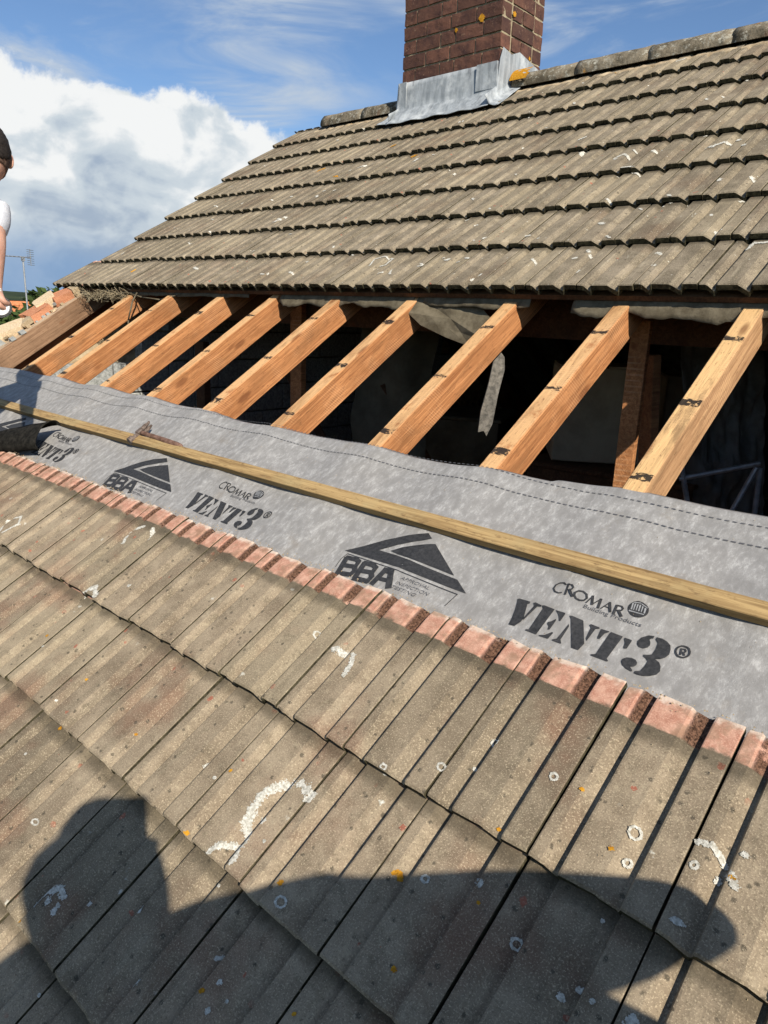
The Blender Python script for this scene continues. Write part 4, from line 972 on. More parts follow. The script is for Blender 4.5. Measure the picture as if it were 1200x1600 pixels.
    wing(x1+.004, x1+.10, 4.18, 4.46, 1, 3); wing(x0-.12, x0-.004, 4.20, 4.44, -1, 5)
    # side flashing and folded corner piece on the right
    V = [(x1+.012, y0-.024, zl-.20), (x1+.012, y0-.018, zl+.004), (x1+.010, y0+.015, zl+.085), (x1+.010, y0+.11, zl+.065), (x1+.010, y0+.20, zl+.10), (x1+.010, y1+.0, zl+.045), (x1+.012, y1+.02, zl-.16), (x1+.014, y0+.2, zl-.14)]
    o = link('side_flashing', mesh('side_flashing', V, [tuple(range(8))]), M_lead, ch); s_ = o.modifiers.new('t', 'SOLIDIFY'); s_.thickness = .003; s_.offset = 0
    V = [(x0-.012, y0-.024, zl-.20), (x0-.012, y0-.018, zl+.004), (x0-.010, y1+.0, zl+.045), (x0-.012, y1+.02, zl-.16)]
    o = link('side_flashing', mesh('side_flashing', V, [(0, 1, 2, 3)]), M_lead, ch); s_ = o.modifiers.new('t', 'SOLIDIFY'); s_.thickness = .003; s_.offset = 0
    box_obj('lead_fold', (x1-.075, y0-.026, zl-.075), (.16, .004, .155), M_lead, ch, None, .004)
    box_obj('lead_fold', (x0+.035, y0-.026, zl-.085), (.07, .004, .17), M_lead, ch, None, .004)
    # ochre lichen crust on the ridge end beside the stack
    V = []
    for a in range(20):
        for b_ in range(8):
            al = RAD(60+110*a/19); k = b_/7
            V.append((x1+.03+.13*k*(1+.3*noise.noise(Vector((a*.7, 0, 0)))), YA+.121*1.08*math.cos(al)*1.0-.0, ZA+.047+.118*.92*math.sin(al)))
    V = [(x, 2*YA-y if y > YA else y, z) for x, y, z in V]
    F = [(a*8+b_, a*8+b_+1, (a+1)*8+b_+1, (a+1)*8+b_) for a in range(7, 19) for b_ in range(7) if noise.noise(Vector((a*.55, b_*.6, 3)))*.9+.25-.07*b_+.03*a > .0]
    link('lichen', mesh('lichen', V, F, True), M_lich_o, ch)
chimney()

# ------------------------------------------------------------ membrane
def m_top(u): return 1.200+.022*math.sin(u*1.35+.6)+.012*noise.noise(Vector((u*2.1, 3, 0)))+(.018 if -.9 < u < 3 else 0)*.6
WR = []
_r = random.Random(77)
for _ in range(46): WR.append((_r.uniform(-5, .6), _r.uniform(.72, 1.22), _r.choice([1.2, 1.5, 1.8, .3, -.2, .1, 1.0, 2.1])+_r.uniform(-.2, .2), _r.uniform(.006, .014), _r.choice([1, 1, -1])*_r.uniform(.0015, .0045), _r.uniform(.06, .28)))
def m_n(u, v):
    sag = 0
    k = max(0, min(1, (v-.75)/.4))
    # sags a little between rafters, ripples near the free edge
    ph = None
    for a, b in zip(RU, RU[1:]):
        if a <= u <= b: ph = max(0, (u-a-.062)/(b-a-.062))
    if ph is not None: sag = -.012*math.sin(math.pi*ph)*(.35+.65*k)
    r = .006*noise.noise(Vector((u*3.2, v*2.2, 0)))+.0022*noise.noise(Vector((u*11, v*7, 0)))
    for (a0, b0, th_, w_, am, ln_) in WR:
        du_, dv_ = u-a0, v-b0; q1 = du_*math.cos(th_)+dv_*math.sin(th_); q2 = -du_*math.sin(th_)+dv_*math.cos(th_)
        if abs(q2) < w_*3 and abs(q1) < ln_: r += am*math.exp(-(q2/w_)**2)*(1-(q1/ln_)**2)
    return max(.009+sag+r*(.5+.8*k), .0035+sag*1.2)
t_ = lin(0, 1, 30)
memb = link('roofing_membrane', grid_mesh('roofing_membrane', lin(XL+.02, XR, 420), t_, lambda u, t: (lambda v: (u, v, m_n(u, v)-(.022*max(0, (t-.965)/.035) if t > .965 else 0)))(.48+t*(m_top(u)-.48))), M_memb, None, MR)
s_ = memb.modifiers.new('thick', 'SOLIDIFY'); s_.thickness = .0012; s_.offset = -1
tag(memb, 'grey fleece breather membrane printed with black lettering, laid over the rafters', 'roofing membrane')
PR = json.loads('''{"vent":{"poly":[[[-0.777,0.787],[-0.773,0.79],[-0.745,0.79],[-0.744,0.784],[-0.748,0.782],[-0.735,0.743],[-0.736,0.732],[-0.743,0.718],[-0.758,0.717],[-0.76,0.733],[-0.766,0.759],[-0.774,0.781]],[[-0.737,0.789],[-0.733,0.792],[-0.716,0.789],[-0.715,0.785],[-0.723,0.783],[-0.733,0.739],[-0.736,0.744],[-0.731,0.782]],[[-0.715,0.789],[-0.711,0.791],[-0.684,0.789],[-0.688,0.715],[-0.715,0.716],[-0.715,0.719],[-0.709,0.721],[-0.709,0.782]],[[-0.681,0.788],[-0.658,0.788],[-0.657,0.784],[-0.658,0.765],[-0.661,0.765],[-0.666,0.774],[-0.672,0.781]],[[-0.669,0.767],[-0.667,0.763],[-0.668,0.737],[-0.672,0.736],[-0.674,0.744],[-0.68,0.749],[-0.681,0.753],[-0.675,0.758]],[[-0.682,0.716],[-0.671,0.721],[-0.66,0.734],[-0.657,0.732],[-0.66,0.715],[-0.68,0.714]],[[-0.638,0.766],[-0.635,0.759],[-0.636,0.724],[-0.63,0.716],[-0.633,0.715],[-0.651,0.715],[-0.651,0.718],[-0.644,0.723]],[[-0.647,0.785],[-0.642,0.787],[-0.616,0.786],[-0.588,0.734],[-0.592,0.715],[-0.607,0.715],[-0.64,0.778]],[[-0.6,0.781],[-0.598,0.784],[-0.579,0.783],[-0.577,0.78],[-0.584,0.776],[-0.587,0.742],[-0.591,0.748],[-0.594,0.775]],[[-0.574,0.781],[-0.557,0.782],[-0.557,0.779],[-0.563,0.773],[-0.566,0.757],[-0.57,0.756],[-0.572,0.761]],[[-0.553,0.782],[-0.528,0.781],[-0.528,0.777],[-0.533,0.72],[-0.528,0.716],[-0.53,0.714],[-0.564,0.714],[-0.565,0.717],[-0.557,0.721],[-0.554,0.779]],[[-0.523,0.78],[-0.509,0.78],[-0.508,0.777],[-0.509,0.757],[-0.514,0.755],[-0.516,0.758],[-0.518,0.769],[-0.523,0.776]],[[-0.474,0.806],[-0.485,0.803],[-0.495,0.793],[-0.498,0.782],[-0.496,0.775],[-0.49,0.77],[-0.481,0.77],[-0.475,0.775],[-0.473,0.782],[-0.475,0.789],[-0.479,0.794],[-0.477,0.798],[-0.474,0.799]],[[-0.469,0.805],[-0.459,0.806],[-0.448,0.803],[-0.439,0.797],[-0.435,0.788],[-0.433,0.776],[-0.437,0.766],[-0.443,0.76],[-0.452,0.756],[-0.442,0.752],[-0.436,0.744],[-0.433,0.734],[-0.436,0.724],[-0.445,0.717],[-0.456,0.712],[-0.467,0.71],[-0.474,0.711],[-0.474,0.716],[-0.466,0.72],[-0.463,0.732],[-0.462,0.746],[-0.468,0.751],[-0.474,0.753],[-0.475,0.757],[-0.467,0.76],[-0.461,0.764],[-0.46,0.779],[-0.462,0.793],[-0.469,0.799]],[[-0.479,0.712],[-0.491,0.714],[-0.501,0.719],[-0.506,0.726],[-0.506,0.732],[-0.501,0.738],[-0.492,0.741],[-0.483,0.74],[-0.478,0.735],[-0.477,0.729],[-0.48,0.724],[-0.486,0.721],[-0.479,0.716]]],"stroke":[[0.0036,[[-0.402,0.797],[-0.401,0.793],[-0.401,0.789],[-0.402,0.786],[-0.404,0.783],[-0.407,0.78],[-0.41,0.779],[-0.414,0.779],[-0.417,0.779],[-0.42,0.781],[-0.423,0.784],[-0.425,0.787],[-0.426,0.791],[-0.426,0.795],[-0.425,0.798],[-0.423,0.801],[-0.42,0.804],[-0.417,0.805],[-0.413,0.805],[-0.41,0.805],[-0.406,0.803],[-0.404,0.8],[-0.402,0.797]]],[0.0036,[[-0.418,0.798],[-0.415,0.784]]],[0.003,[[-0.418,0.797],[-0.412,0.799],[-0.409,0.796],[-0.41,0.792],[-0.416,0.79]]],[0.0036,[[-0.412,0.791],[-0.408,0.785]]],[0.0035,[[-0.694,0.859],[-0.701,0.863],[-0.709,0.86],[-0.715,0.852],[-0.715,0.841],[-0.708,0.834],[-0.699,0.833],[-0.693,0.836]]],[0.005,[[-0.689,0.862],[-0.683,0.834]]],[0.003,[[-0.689,0.861],[-0.68,0.862],[-0.674,0.857],[-0.675,0.85],[-0.681,0.848]]],[0.005,[[-0.679,0.848],[-0.665,0.833]]],[0.0042,[[-0.663,0.838],[-0.665,0.846],[-0.66,0.853],[-0.651,0.855],[-0.641,0.851],[-0.636,0.842],[-0.639,0.834],[-0.647,0.831],[-0.656,0.832],[-0.663,0.838]]],[0.0028,[[-0.632,0.83],[-0.627,0.852]]],[0.0055,[[-0.627,0.852],[-0.619,0.831]]],[0.0028,[[-0.619,0.831],[-0.608,0.851]]],[0.0055,[[-0.608,0.851],[-0.604,0.828]]],[0.0028,[[-0.598,0.829],[-0.588,0.851]]],[0.0052,[[-0.588,0.85],[-0.577,0.828]]],[0.0025,[[-0.592,0.837],[-0.582,0.837]]],[0.0055,[[-0.572,0.849],[-0.569,0.826]]],[0.0035,[[-0.572,0.849],[-0.562,0.85],[-0.557,0.846],[-0.558,0.84],[-0.566,0.837]]],[0.006,[[-0.564,0.838],[-0.552,0.826]]]]},"bba":{"poly":[[[-1.301,0.762],[-1.262,0.791],[-1.211,0.833],[-1.158,0.866],[-1.105,0.891],[-1.082,0.876],[-1.124,0.852],[-1.165,0.827],[-1.204,0.796],[-1.145,0.796],[-1.04,0.79],[-0.944,0.787],[-0.899,0.758],[-1.143,0.763]],[[-1.169,0.804],[-1.144,0.825],[-1.101,0.848],[-1.063,0.864],[-0.959,0.795],[-1.14,0.8]]],"stroke":[[0.0022,[[-1.284,0.755],[-1.136,0.754],[-0.917,0.748],[-0.926,0.708]]],[0.0022,[[-1.284,0.755],[-1.29,0.734],[-1.286,0.705]]],[0.017,[[-1.276,0.741],[-1.265,0.694]]],[0.014,[[-1.278,0.743],[-1.243,0.746],[-1.231,0.742],[-1.229,0.724],[-1.27,0.717]]],[0.015,[[-1.231,0.724],[-1.221,0.713],[-1.224,0.697],[-1.269,0.689]]],[0.017,[[-1.211,0.743],[-1.204,0.696]]],[0.014,[[-1.214,0.744],[-1.182,0.746],[-1.169,0.741],[-1.168,0.724],[-1.204,0.718]]],[0.015,[[-1.17,0.723],[-1.16,0.712],[-1.161,0.695],[-1.206,0.691]]],[0.017,[[-1.138,0.741],[-1.143,0.694]]],[0.017,[[-1.142,0.742],[-1.118,0.744],[-1.093,0.7]]],[0.012,[[-1.14,0.714],[-1.106,0.716]]]]},"disc":[[-0.509,0.86],[-0.508,0.855],[-0.508,0.85],[-0.51,0.845],[-0.513,0.841],[-0.517,0.838],[-0.522,0.836],[-0.527,0.835],[-0.533,0.836],[-0.538,0.838],[-0.542,0.841],[-0.546,0.845],[-0.549,0.85],[-0.55,0.855],[-0.55,0.86],[-0.548,0.865],[-0.545,0.87],[-0.541,0.873],[-0.536,0.875],[-0.53,0.875],[-0.525,0.874],[-0.52,0.872],[-0.515,0.869],[-0.511,0.865]],"light":[[[-0.546,0.866],[-0.543,0.866],[-0.54,0.85],[-0.543,0.85]],[[-0.541,0.866],[-0.538,0.867],[-0.536,0.85],[-0.538,0.85]],[[-0.536,0.866],[-0.533,0.867],[-0.531,0.851],[-0.533,0.851]],[[-0.531,0.867],[-0.528,0.867],[-0.525,0.851],[-0.528,0.851]],[[-0.525,0.866],[-0.522,0.865],[-0.52,0.85],[-0.522,0.851]],[[-0.519,0.864],[-0.515,0.863],[-0.513,0.85],[-0.516,0.85]],[[-0.545,0.847],[-0.514,0.848],[-0.513,0.846],[-0.545,0.844]],[[-0.546,0.867],[-0.542,0.87],[-0.531,0.872],[-0.528,0.871],[-0.541,0.868]],[[-0.528,0.871],[-0.514,0.866],[-0.513,0.864],[-0.528,0.869]]],"text":{"bp":[[-0.632,0.816],[-0.507,0.812],[-0.508,0.82]],"ap":[[-1.081,0.733],[-0.992,0.735]],"insp":[[-1.084,0.716],[-0.982,0.716]],"test":[[-1.086,0.701],[-0.982,0.701]]}}''')
def drape_bm(bm, name, mat, lift=.0016, du=0.0):
    bmesh.ops.triangulate(bm, faces=bm.faces[:])
    for _ in range(4):
        lg = [e for e in bm.edges if e.calc_length() > .028]
        if not lg: break
        bmesh.ops.subdivide_edges(bm, edges=lg, cuts=1)
        bmesh.ops.triangulate(bm, faces=[f for f in bm.faces if len(f.verts) > 3])
    for v in bm.verts:
        v.co.x += du; v.co.z = m_n(v.co.x, v.co.y)+lift
    for f in bm.faces:
        f.normal_update()
        if f.normal.z < 0: f.normal_flip()
    me = bpy.data.meshes.new(name); bm.to_mesh(me); bm.free()
    return link(name, me, mat, memb, MR)
def poly(bm, pts): 
    try: bm.faces.new([bm.verts.new((p[0], p[1], 0)) for p in pts])
    except Exception: pass
def stroke(bm, pts, w):
    pts = [Vector((p[0], p[1])) for p in pts]
    for a, b in zip(pts, pts[1:]):
        d = (b-a); L = d.length
        if L < 1e-6: continue
        d /= L; nn = Vector((-d.y, d.x))*w/2; e = d*w*.25
        poly(bm, [a-e+nn, a-e-nn, b+e-nn, b+e+nn])
def smooth_closed(pts):
    return pts
def textbm(bm, s, p0, size, shear=0, wid=None):
    cu_ = bpy.data.curves.new('t', 'FONT'); cu_.body = s; cu_.size = 1; cu_.shear = shear; cu_.resolution_u = 3
    ob = bpy.data.objects.new('t', cu_); COL.objects.link(ob); dg = bpy.context.evaluated_depsgraph_get()
    me = bpy.data.meshes.new_from_object(ob.evaluated_get(dg)); bpy.data.objects.remove(ob)
    xs = [v.co.x for v in me.vertices]; w0 = max(xs)-min(xs); k = wid/w0; mn = min(xs)
    ky = size
    b = len(bm.verts); vv = [bm.verts.new((p0[0]+(v.co.x-mn)*k, p0[1]+v.co.y*ky, 0)) for v in me.vertices]
    for p in me.polygons:
        try: bm.faces.new([vv[i] for i in p.vertices])
        except Exception: pass
    bpy.data.meshes.remove(me)
PER = 1.2445
for k in range(-2, 6):
    if k > 3: continue
    du = -PER*k
    if k > 3: break
    # word mark
    bm = bmesh.new()
    for p in PR['vent']['poly']: poly(bm, p)
    drape_bm(bm, 'printed_lettering', M_print, .0016, du)
    bm = bmesh.new()
    for w, p in PR['vent']['stroke']: stroke(bm, p, w)
    drape_bm(bm, 'printed_lettering', M_print, .0018, du)
    bm = bmesh.new(); poly(bm, PR['disc']); drape_bm(bm, 'printed_emblem', M_print, .0016, du)
    bm = bmesh.new()
    for p in PR['light']: poly(bm, p)
    drape_bm(bm, 'emblem_columns', M_gap, .0022, du)
    bm = bmesh.new(); textbm(bm, 'Building Products', PR['text']['bp'][0], .0145, 0, PR['text']['bp'][1][0]-PR['text']['bp'][0][0])
    drape_bm(bm, 'printed_lettering', M_print_soft, .0016, du)
    # approval mark
    bm = bmesh.new()
    for p in PR['bba']['poly']: poly(bm, p)
    drape_bm(bm, 'printed_emblem', M_print, .0016, du)
    bm = bmesh.new()
    for w, p in PR['bba']['stroke']: stroke(bm, p, w)
    drape_bm(bm, 'printed_lettering', M_print, .0018, du)
    bm = bmesh.new()
    for nm, s, hh in (('ap', 'APPROVAL', .0135), ('insp', 'INSPECTION', .0135), ('test', 'TESTING', .0135)):
        a, b = PR['text'][nm]; textbm(bm, s, a, hh, .25, (b[0]-a[0])*(1 if nm != 'test' else .72))
    drape_bm(bm, 'printed_lettering', M_print_soft, .0018, du)
bm = bmesh.new()
for v, st, ln, ww in ((1.101, .0165, .0105, .0016), (1.158, .0165, .0095, .0013)):
    u = XL+.1
    while u < XR-.1:
        vv = v+.004*math.sin(u*2.3)
        poly(bm, [(u, vv-ww), (u+ln, vv-ww), (u+ln, vv+ww), (u, vv+ww)]); u += st
drape_bm(bm, 'printed_dashes', M_print_soft, .0016)

# counter batten lying across
def batten():
    us = lin(XL-.05, XR-.2, 150); V, F = [], []
    for u in us:
        a = .005*noise.noise(Vector((u*.7, 5, 0))); h = .003*noise.noise(Vector((u*1.1, 8, 0)))+.0008*noise.noise(Vector((u*20, 8, 0)))
        nb = .010+h
        for (dv, dn) in ((0, .0015), (.0015, 0), (.041, 0), (.042, .0015), (.042, .021), (.0405, .0225), (.002, .0225), (0, .021)): V.append((u, .899+a+dv+.0006*noise.noise(Vector((u*15, dv*40, 1))), nb+dn))
    n = len(us)
    for j in range(n-1):
        for i in range(8): F.append((j*8+i, j*8+(i+1) % 8, (j+1)*8+(i+1) % 8, (j+1)*8+i))
    F += [tuple(range(8)), tuple(range(8*n-8, 8*n))]
    me = mesh('timber_batten', V, F)
    o = link('timber_batten', me, M_batten2, None, MR); tag(o, 'long yellowish timber batten laid along the grey membrane', 'batten')
def f_batt(g):
    tc, oc, r = coords(g)
    gr = g.noise(g.map(tc, scale=(2.5, 70, 70)), 1.0, 6, .62, 1.5)
    c = g.mix(g.ramp(gr, .3, .7), (.21, .13, .055), (.48, .33, .15))
    c = g.mix(g.m('MULTIPLY', g.ramp(g.noise(tc, 5, 5, .7), .45, .7), .55), c, (.38, .30, .15))
    c = g.mix(g.m('MULTIPLY', g.ramp(g.noise(g.map(tc, scale=(.35, 1, 1)), 60, 5, .75), .52, .66), .7), c, (.14, .085, .04))
    kn = g.vor(g.map(tc, scale=(2.2, 16, 16)), 1.0); c = g.mix(g.m('MULTIPLY', g.m('SUBTRACT', 1.0, g.ramp(kn, .06, .14)), .7), c, (.17, .08, .03))
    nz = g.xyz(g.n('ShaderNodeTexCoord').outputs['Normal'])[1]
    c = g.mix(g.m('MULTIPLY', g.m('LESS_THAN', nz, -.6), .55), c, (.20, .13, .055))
    g.set(g.b.inputs['Base Color'], c); g.set(g.b.inputs['Normal'], bump(g, gr, .5, .002))
M_batten2 = material('green treated batten', f_batt, .8, .2)
batten()

# ------------------------------------------------------------ hammer
def hammer():
    Mh = MR @ Matrix.Translation((-2.60, .955, .034)) @ Matrix.Rotation(RAD(-2), 4, 'Z') @ Matrix.Scale(.88, 4)
    root = link('claw_hammer', None, None, None, Mh); MW[root.name] = Mh
    tag(root, 'old rusty claw hammer with a brown handle resting on the batten', 'hammer')
    bm = bmesh.new()
    secs = [(0, .011, .010), (.03, .0105, .009), (.08, .0105, .010), (.16, .0125, .012), (.24, .0145, .013), (.30, .0155, .0135), (.325, .013, .012), (.333, .007, .007)]
    rings = []
    for x, a, b in secs: rings.append([bm.verts.new((x, a*math.cos(t), b*math.sin(t)-.012*max(0, x-.1)/.23)) for t in [6.2832*i/12 for i in range(12)]])
    for p, q in zip(rings, rings[1:]):
        for i in range(12): bm.faces.new((p[i], p[(i+1) % 12], q[(i+1) % 12], q[i]))
    bm.faces.new(rings[0][::-1]); bm.faces.new(rings[-1])
    link('handle', bm_mesh('handle', bm, True), M_handle, root, Mh)
    bm = bmesh.new()
    bm_box(bm, (-.002, 0, .0), (.030, .034, .028), bev=.004)
    bm_tube(bm, (0, -.015, 0), (0, -.046, 0), .011, .010, 12); bm_tube(bm, (0, -.044, 0), (0, -.066, 0), .0165, .0175, 14)
    for s in (-1, 1):
        pts = [(0, .014, s*.006, .0095), (-.002, .035, s*.010, .008), (-.004, .050, s*.009, .006), (-.010, .064, s*.010, .004)]
        for a, b in zip(pts, pts[1:]): bm_tube(bm, a[:3], b[:3], a[3]*1.25, b[3]*1.3, 8)
    link('hammer_head', bm_mesh('hammer_head', bm, False), M_hsteel, root, Mh)
hammer()

# ------------------------------------------------------------ piece of black felt curling at the left
def black_piece():
    def f(a, b):
        # a 0..1 along its length (from the left), b 0..1 across a rolled fold
        P0 = Vector((-3.66, .60, .045)).lerp(Vector((-3.12, .80, .050)), a)
        ax = (Vector((-3.20, .80, 0))-Vector((-3.62, .60, 0))).normalized(); sd_ = Vector((-ax.y, ax.x, 0))
        th = -.25+b*3.6; r = .034+.022*a
        return P0+sd_*(-math.cos(th)*r)*1.6+Vector((0, 0, max(-.035, math.sin(th)*r*.85)))+Vector((0, 0, .006*noise.noise(Vector((a*6, b*4, 0)))))
    me = grid_mesh('black_felt_strip', lin(0, 1, 26), lin(0, 1, 22), lambda a, b: f(a, b))
    o = link('black_felt_strip', me, M_black_felt, None, MR); s_ = o.modifiers.new('t', 'SOLIDIFY'); s_.thickness = .004
    tag(o, 'curled strip of black textured felt lying on the membrane at the left edge', 'felt strip')
black_piece()

# crumbs along the tile heads and on the membrane
rr = random.Random(21); V, F = [], []
def crumb(P, s):
    b = len(V)
    for d in ((1, 0, 0), (-.5, .8, 0), (-.5, -.8, 0), (0, 0, 1)): V.append(P+Vector(d)*s*rr.uniform(.6, 1.2))
    F.extend([(b, b+1, b+3), (b+1, b+2, b+3), (b+2, b, b+3), (b, b+2, b+1)])
for _ in range(900):
    u = rr.uniform(-4, .2); crumb(Vector((u, .668+rr.gauss(0, .006), .030+rr.uniform(0, .014))), rr.uniform(.001, .0035))
for _ in range(260):
    u, v = rr.uniform(-4.5, .3), rr.uniform(.70, 1.18)
    if .88 < v < .96: continue
    crumb(Vector((u, v, m_n(u, v)+.001)), rr.uniform(.0006, .002))
for _ in range(500):
    u, v = rr.uniform(-3.5, .1), rr.uniform(-.4, .66); crumb(Vector((u, v, tile_n(u, v, True)+.001)), rr.uniform(.0005, .0018))
o = link('mortar_dust', mesh('mortar_dust', V, F), M_mortar, None, MR); tag(o, 'pale mortar crumbs scattered along the tile heads and membrane', 'mortar crumbs', kind='stuff')

# ------------------------------------------------------------ things in the attic
def attic_box(name, c, s, rz, mat, label, cat, lid=True):
    M = Matrix.Translation(c) @ Matrix.Rotation(rz, 4, 'Z')
    root = link(name, None, None, None, M); MW[root.name] = M; tag(root, label, cat)
    bm = bmesh.new(); bm_box(bm, (0, 0, s[2]/2), s, bev=.006); link('body', bm_mesh('body', bm), mat, root, M)
    bm = bmesh.new()
    if lid:
        for k in (-1, 1): bm_box(bm, (k*(s[0]/4+.003), 0, s[2]+.006), (s[0]/2-.012, s[1]+.01, .008))
    else: bm_box(bm, (0, 0, s[2]+.012), (s[0]+.04, s[1]+.04, .024), bev=.006)
    link('lid', bm_mesh('lid', bm), mat, root, M)
box_obj('loft_board', (-1.8, 3.6, 5.18), (4.6, 1.9, .03), M_timber_dk, house)
attic_box('cardboard_box', (-1.90, 3.25, 6.56), (.50, .4, .52), .6, M_card, 'dim beige box in the attic left of the lit post', 'box')
attic_box('cardboard_box', (-1.56, 3.85, 6.56), (.40, .36, .46), .5, M_card, 'smaller dim box in the attic right of the lit post', 'box')
attic_box('storage_shelf', (-1.74, 3.55, 5.20), (.9, 1.2, 1.32), .1, M_timber_dk, 'dark wooden chest in the attic carrying the boxes', 'chest', False)
attic_box('water_tank', (-3.1, 3.5, 5.2), (.75, .6, 1.45), .4, M_tank, 'dull grey green water tank in the attic shadows', 'water tank', False)
def hanging():
    M = Matrix.Translation((-1.584, 1.716, 7.215))
    pts = [(0, 0), (.045, -.06), (.05, -.14), (.02, -.30), (.0, -.50), (-.03, -.585), (-.05, -.55), (-.085, -.56), (-.08, -.42), (-.045, -.24), (-.02, -.08)]
    pts = [(x*.62, z*.58) for x, z in pts]
    V = [Vector((x, 0.02*math.sin(z*9), z)) for x, z in pts]+[Vector((x, .02+.02*math.sin(z*9), z)) for x, z in pts]; n = len(pts)
    F = [tuple(range(n)), tuple(range(2*n-1, n-1, -1))]+[(i, (i+1) % n, n+(i+1) % n, n+i) for i in range(n)]
    o = link('insulation_strip', mesh('insulation_strip', V, F), M_insul, None, M @ Matrix.Rotation(RAD(42), 4, 'Z'))
    tag(o, 'ragged strip of grey insulation hanging between two rafters', 'insulation')
hanging()
def stand():
    c = Vector((-1.02, 2.72, 5.10)); root = link('folding_stand', None, None, None, Matrix.Translation(c)); MW[root.name] = Matrix.Translation(c)
    tag(root, 'crossed grey metal legs of a folding stand deep in the attic', 'stand')
    for a, b in (((-.35, -.25, .0), (.12, .1, 1.62)), ((.25, .15, 0), (-.14, -.1, 1.62)), ((.20, .15, 0), (.13, .12, 1.62)), ((-.14, -.10, 1.55), (.13, .10, 1.64))):
        bm = bmesh.new(); bm_tube(bm, a, b, .012); link('leg', bm_mesh('leg', bm), M_metal, root, Matrix.Translation(c))
stand()
# crumpled sheet hanging in the dark on the right
def sheet():
    o = grid_mesh('dust_sheet', lin(0, .8, 30), lin(0, 1.1, 30), lambda a, b: ((a-.35*b)*.5, .08*noise.noise(Vector((a*5, b*4, 0)))+.05*noise.noise(Vector((a*14, b*12, 0))), b))
    x = link('dust_sheet', o, M_plastic, None, Matrix.Translation((-1.22, 3.05, 6.20)) @ Matrix.Rotation(RAD(42), 4, 'Z')); tag(x, 'crumpled grey plastic sheet hanging in the dark right end of the attic', 'plastic sheet')
sheet()
def felt_sheet():
    o = grid_mesh('felt_sheet', lin(0, .42, 20), lin(0, 1.3, 40), lambda a, b: (a-.06*math.sin(b*2.2)+.02*noise.noise(Vector((0, b*6, a))), .05*noise.noise(Vector((a*6, b*3, 0)))+.03*math.sin(a*13+b), b))
    x = link('felt_sheet', o, M_tank, None, Matrix.Translation((-2.80, 2.25, 6.0)) @ Matrix.Rotation(RAD(42), 4, 'Z')); tag(x, 'dull grey green felt sheet hanging behind the rafters below the torn flap', 'felt sheet')
felt_sheet()

# ------------------------------------------------------------ people
def skin(name, chains, mat, parent, sub=2, root=0):
    """chains: list of lists of (point, radius); a point equal to an earlier one joins there"""
    V, E, R, idx = [], [], [], {}
    def vid(p, r):
        k = tuple(round(c, 4) for c in p)
        if k not in idx: idx[k] = len(V); V.append(k); R.append(r)
        return idx[k]
    for ch in chains:
        prev = None
        for p, r in ch:
            i = vid(p, r)
            if prev is not None and prev != i: E.append((prev, i))
            prev = i
    me = bpy.data.meshes.new(name); me.from_pydata(V, E, [])
    o = link(name, me, mat, parent)
    sk_ = o.modifiers.new('skin', 'SKIN'); sk_.use_smooth_shade = True
    for i, sv in enumerate(me.skin_vertices[0].data):
        r = R[i]; sv.radius = r if isinstance(r, tuple) else (r, r); sv.use_root = (i == root)
    ss = o.modifiers.new('sub', 'SUBSURF'); ss.levels = sub; ss.render_levels = sub
    return o
def V3(*a): return Vector(a)
def hand_chains(wrist, elbow, palm_n, curl=.5, s=1.0, spread=1.0):
    d = (wrist-elbow).normalized(); pn = palm_n.normalized(); side = d.cross(pn).normalized()
    palm = wrist+d*.05*s
    ch = [[(wrist, .026*s), (palm, (.030*s))]]
    for k, (off, L) in enumerate(((-.030, .072), (-.010, .080), (.010, .075), (.028, .058))):
        base = palm+d*.028*s+side*off*s*spread; c = [(palm, .030*s), (base, .0125*s)]
        p = base; ang = 0
        for j, seg in enumerate((.45, .32, .23)):
            ang += curl*(.8 if j == 0 else 1.0)
            dd = d*math.cos(ang)+pn*math.sin(ang); p = p+dd*L*seg*s; c.append((p, (.0100-.0012*j)*s))
        ch.append(c)
    tb = palm-side*.030*s-d*.015*s
    t1 = tb-side*.022*s+d*.018*s+pn*.018*s*curl; t2 = t1+d*.026*s+pn*.02*s*curl
    ch.append([(palm, .030*s), (tb, .015*s), (t1, .0120*s), (t2, .010*s)])
    return ch
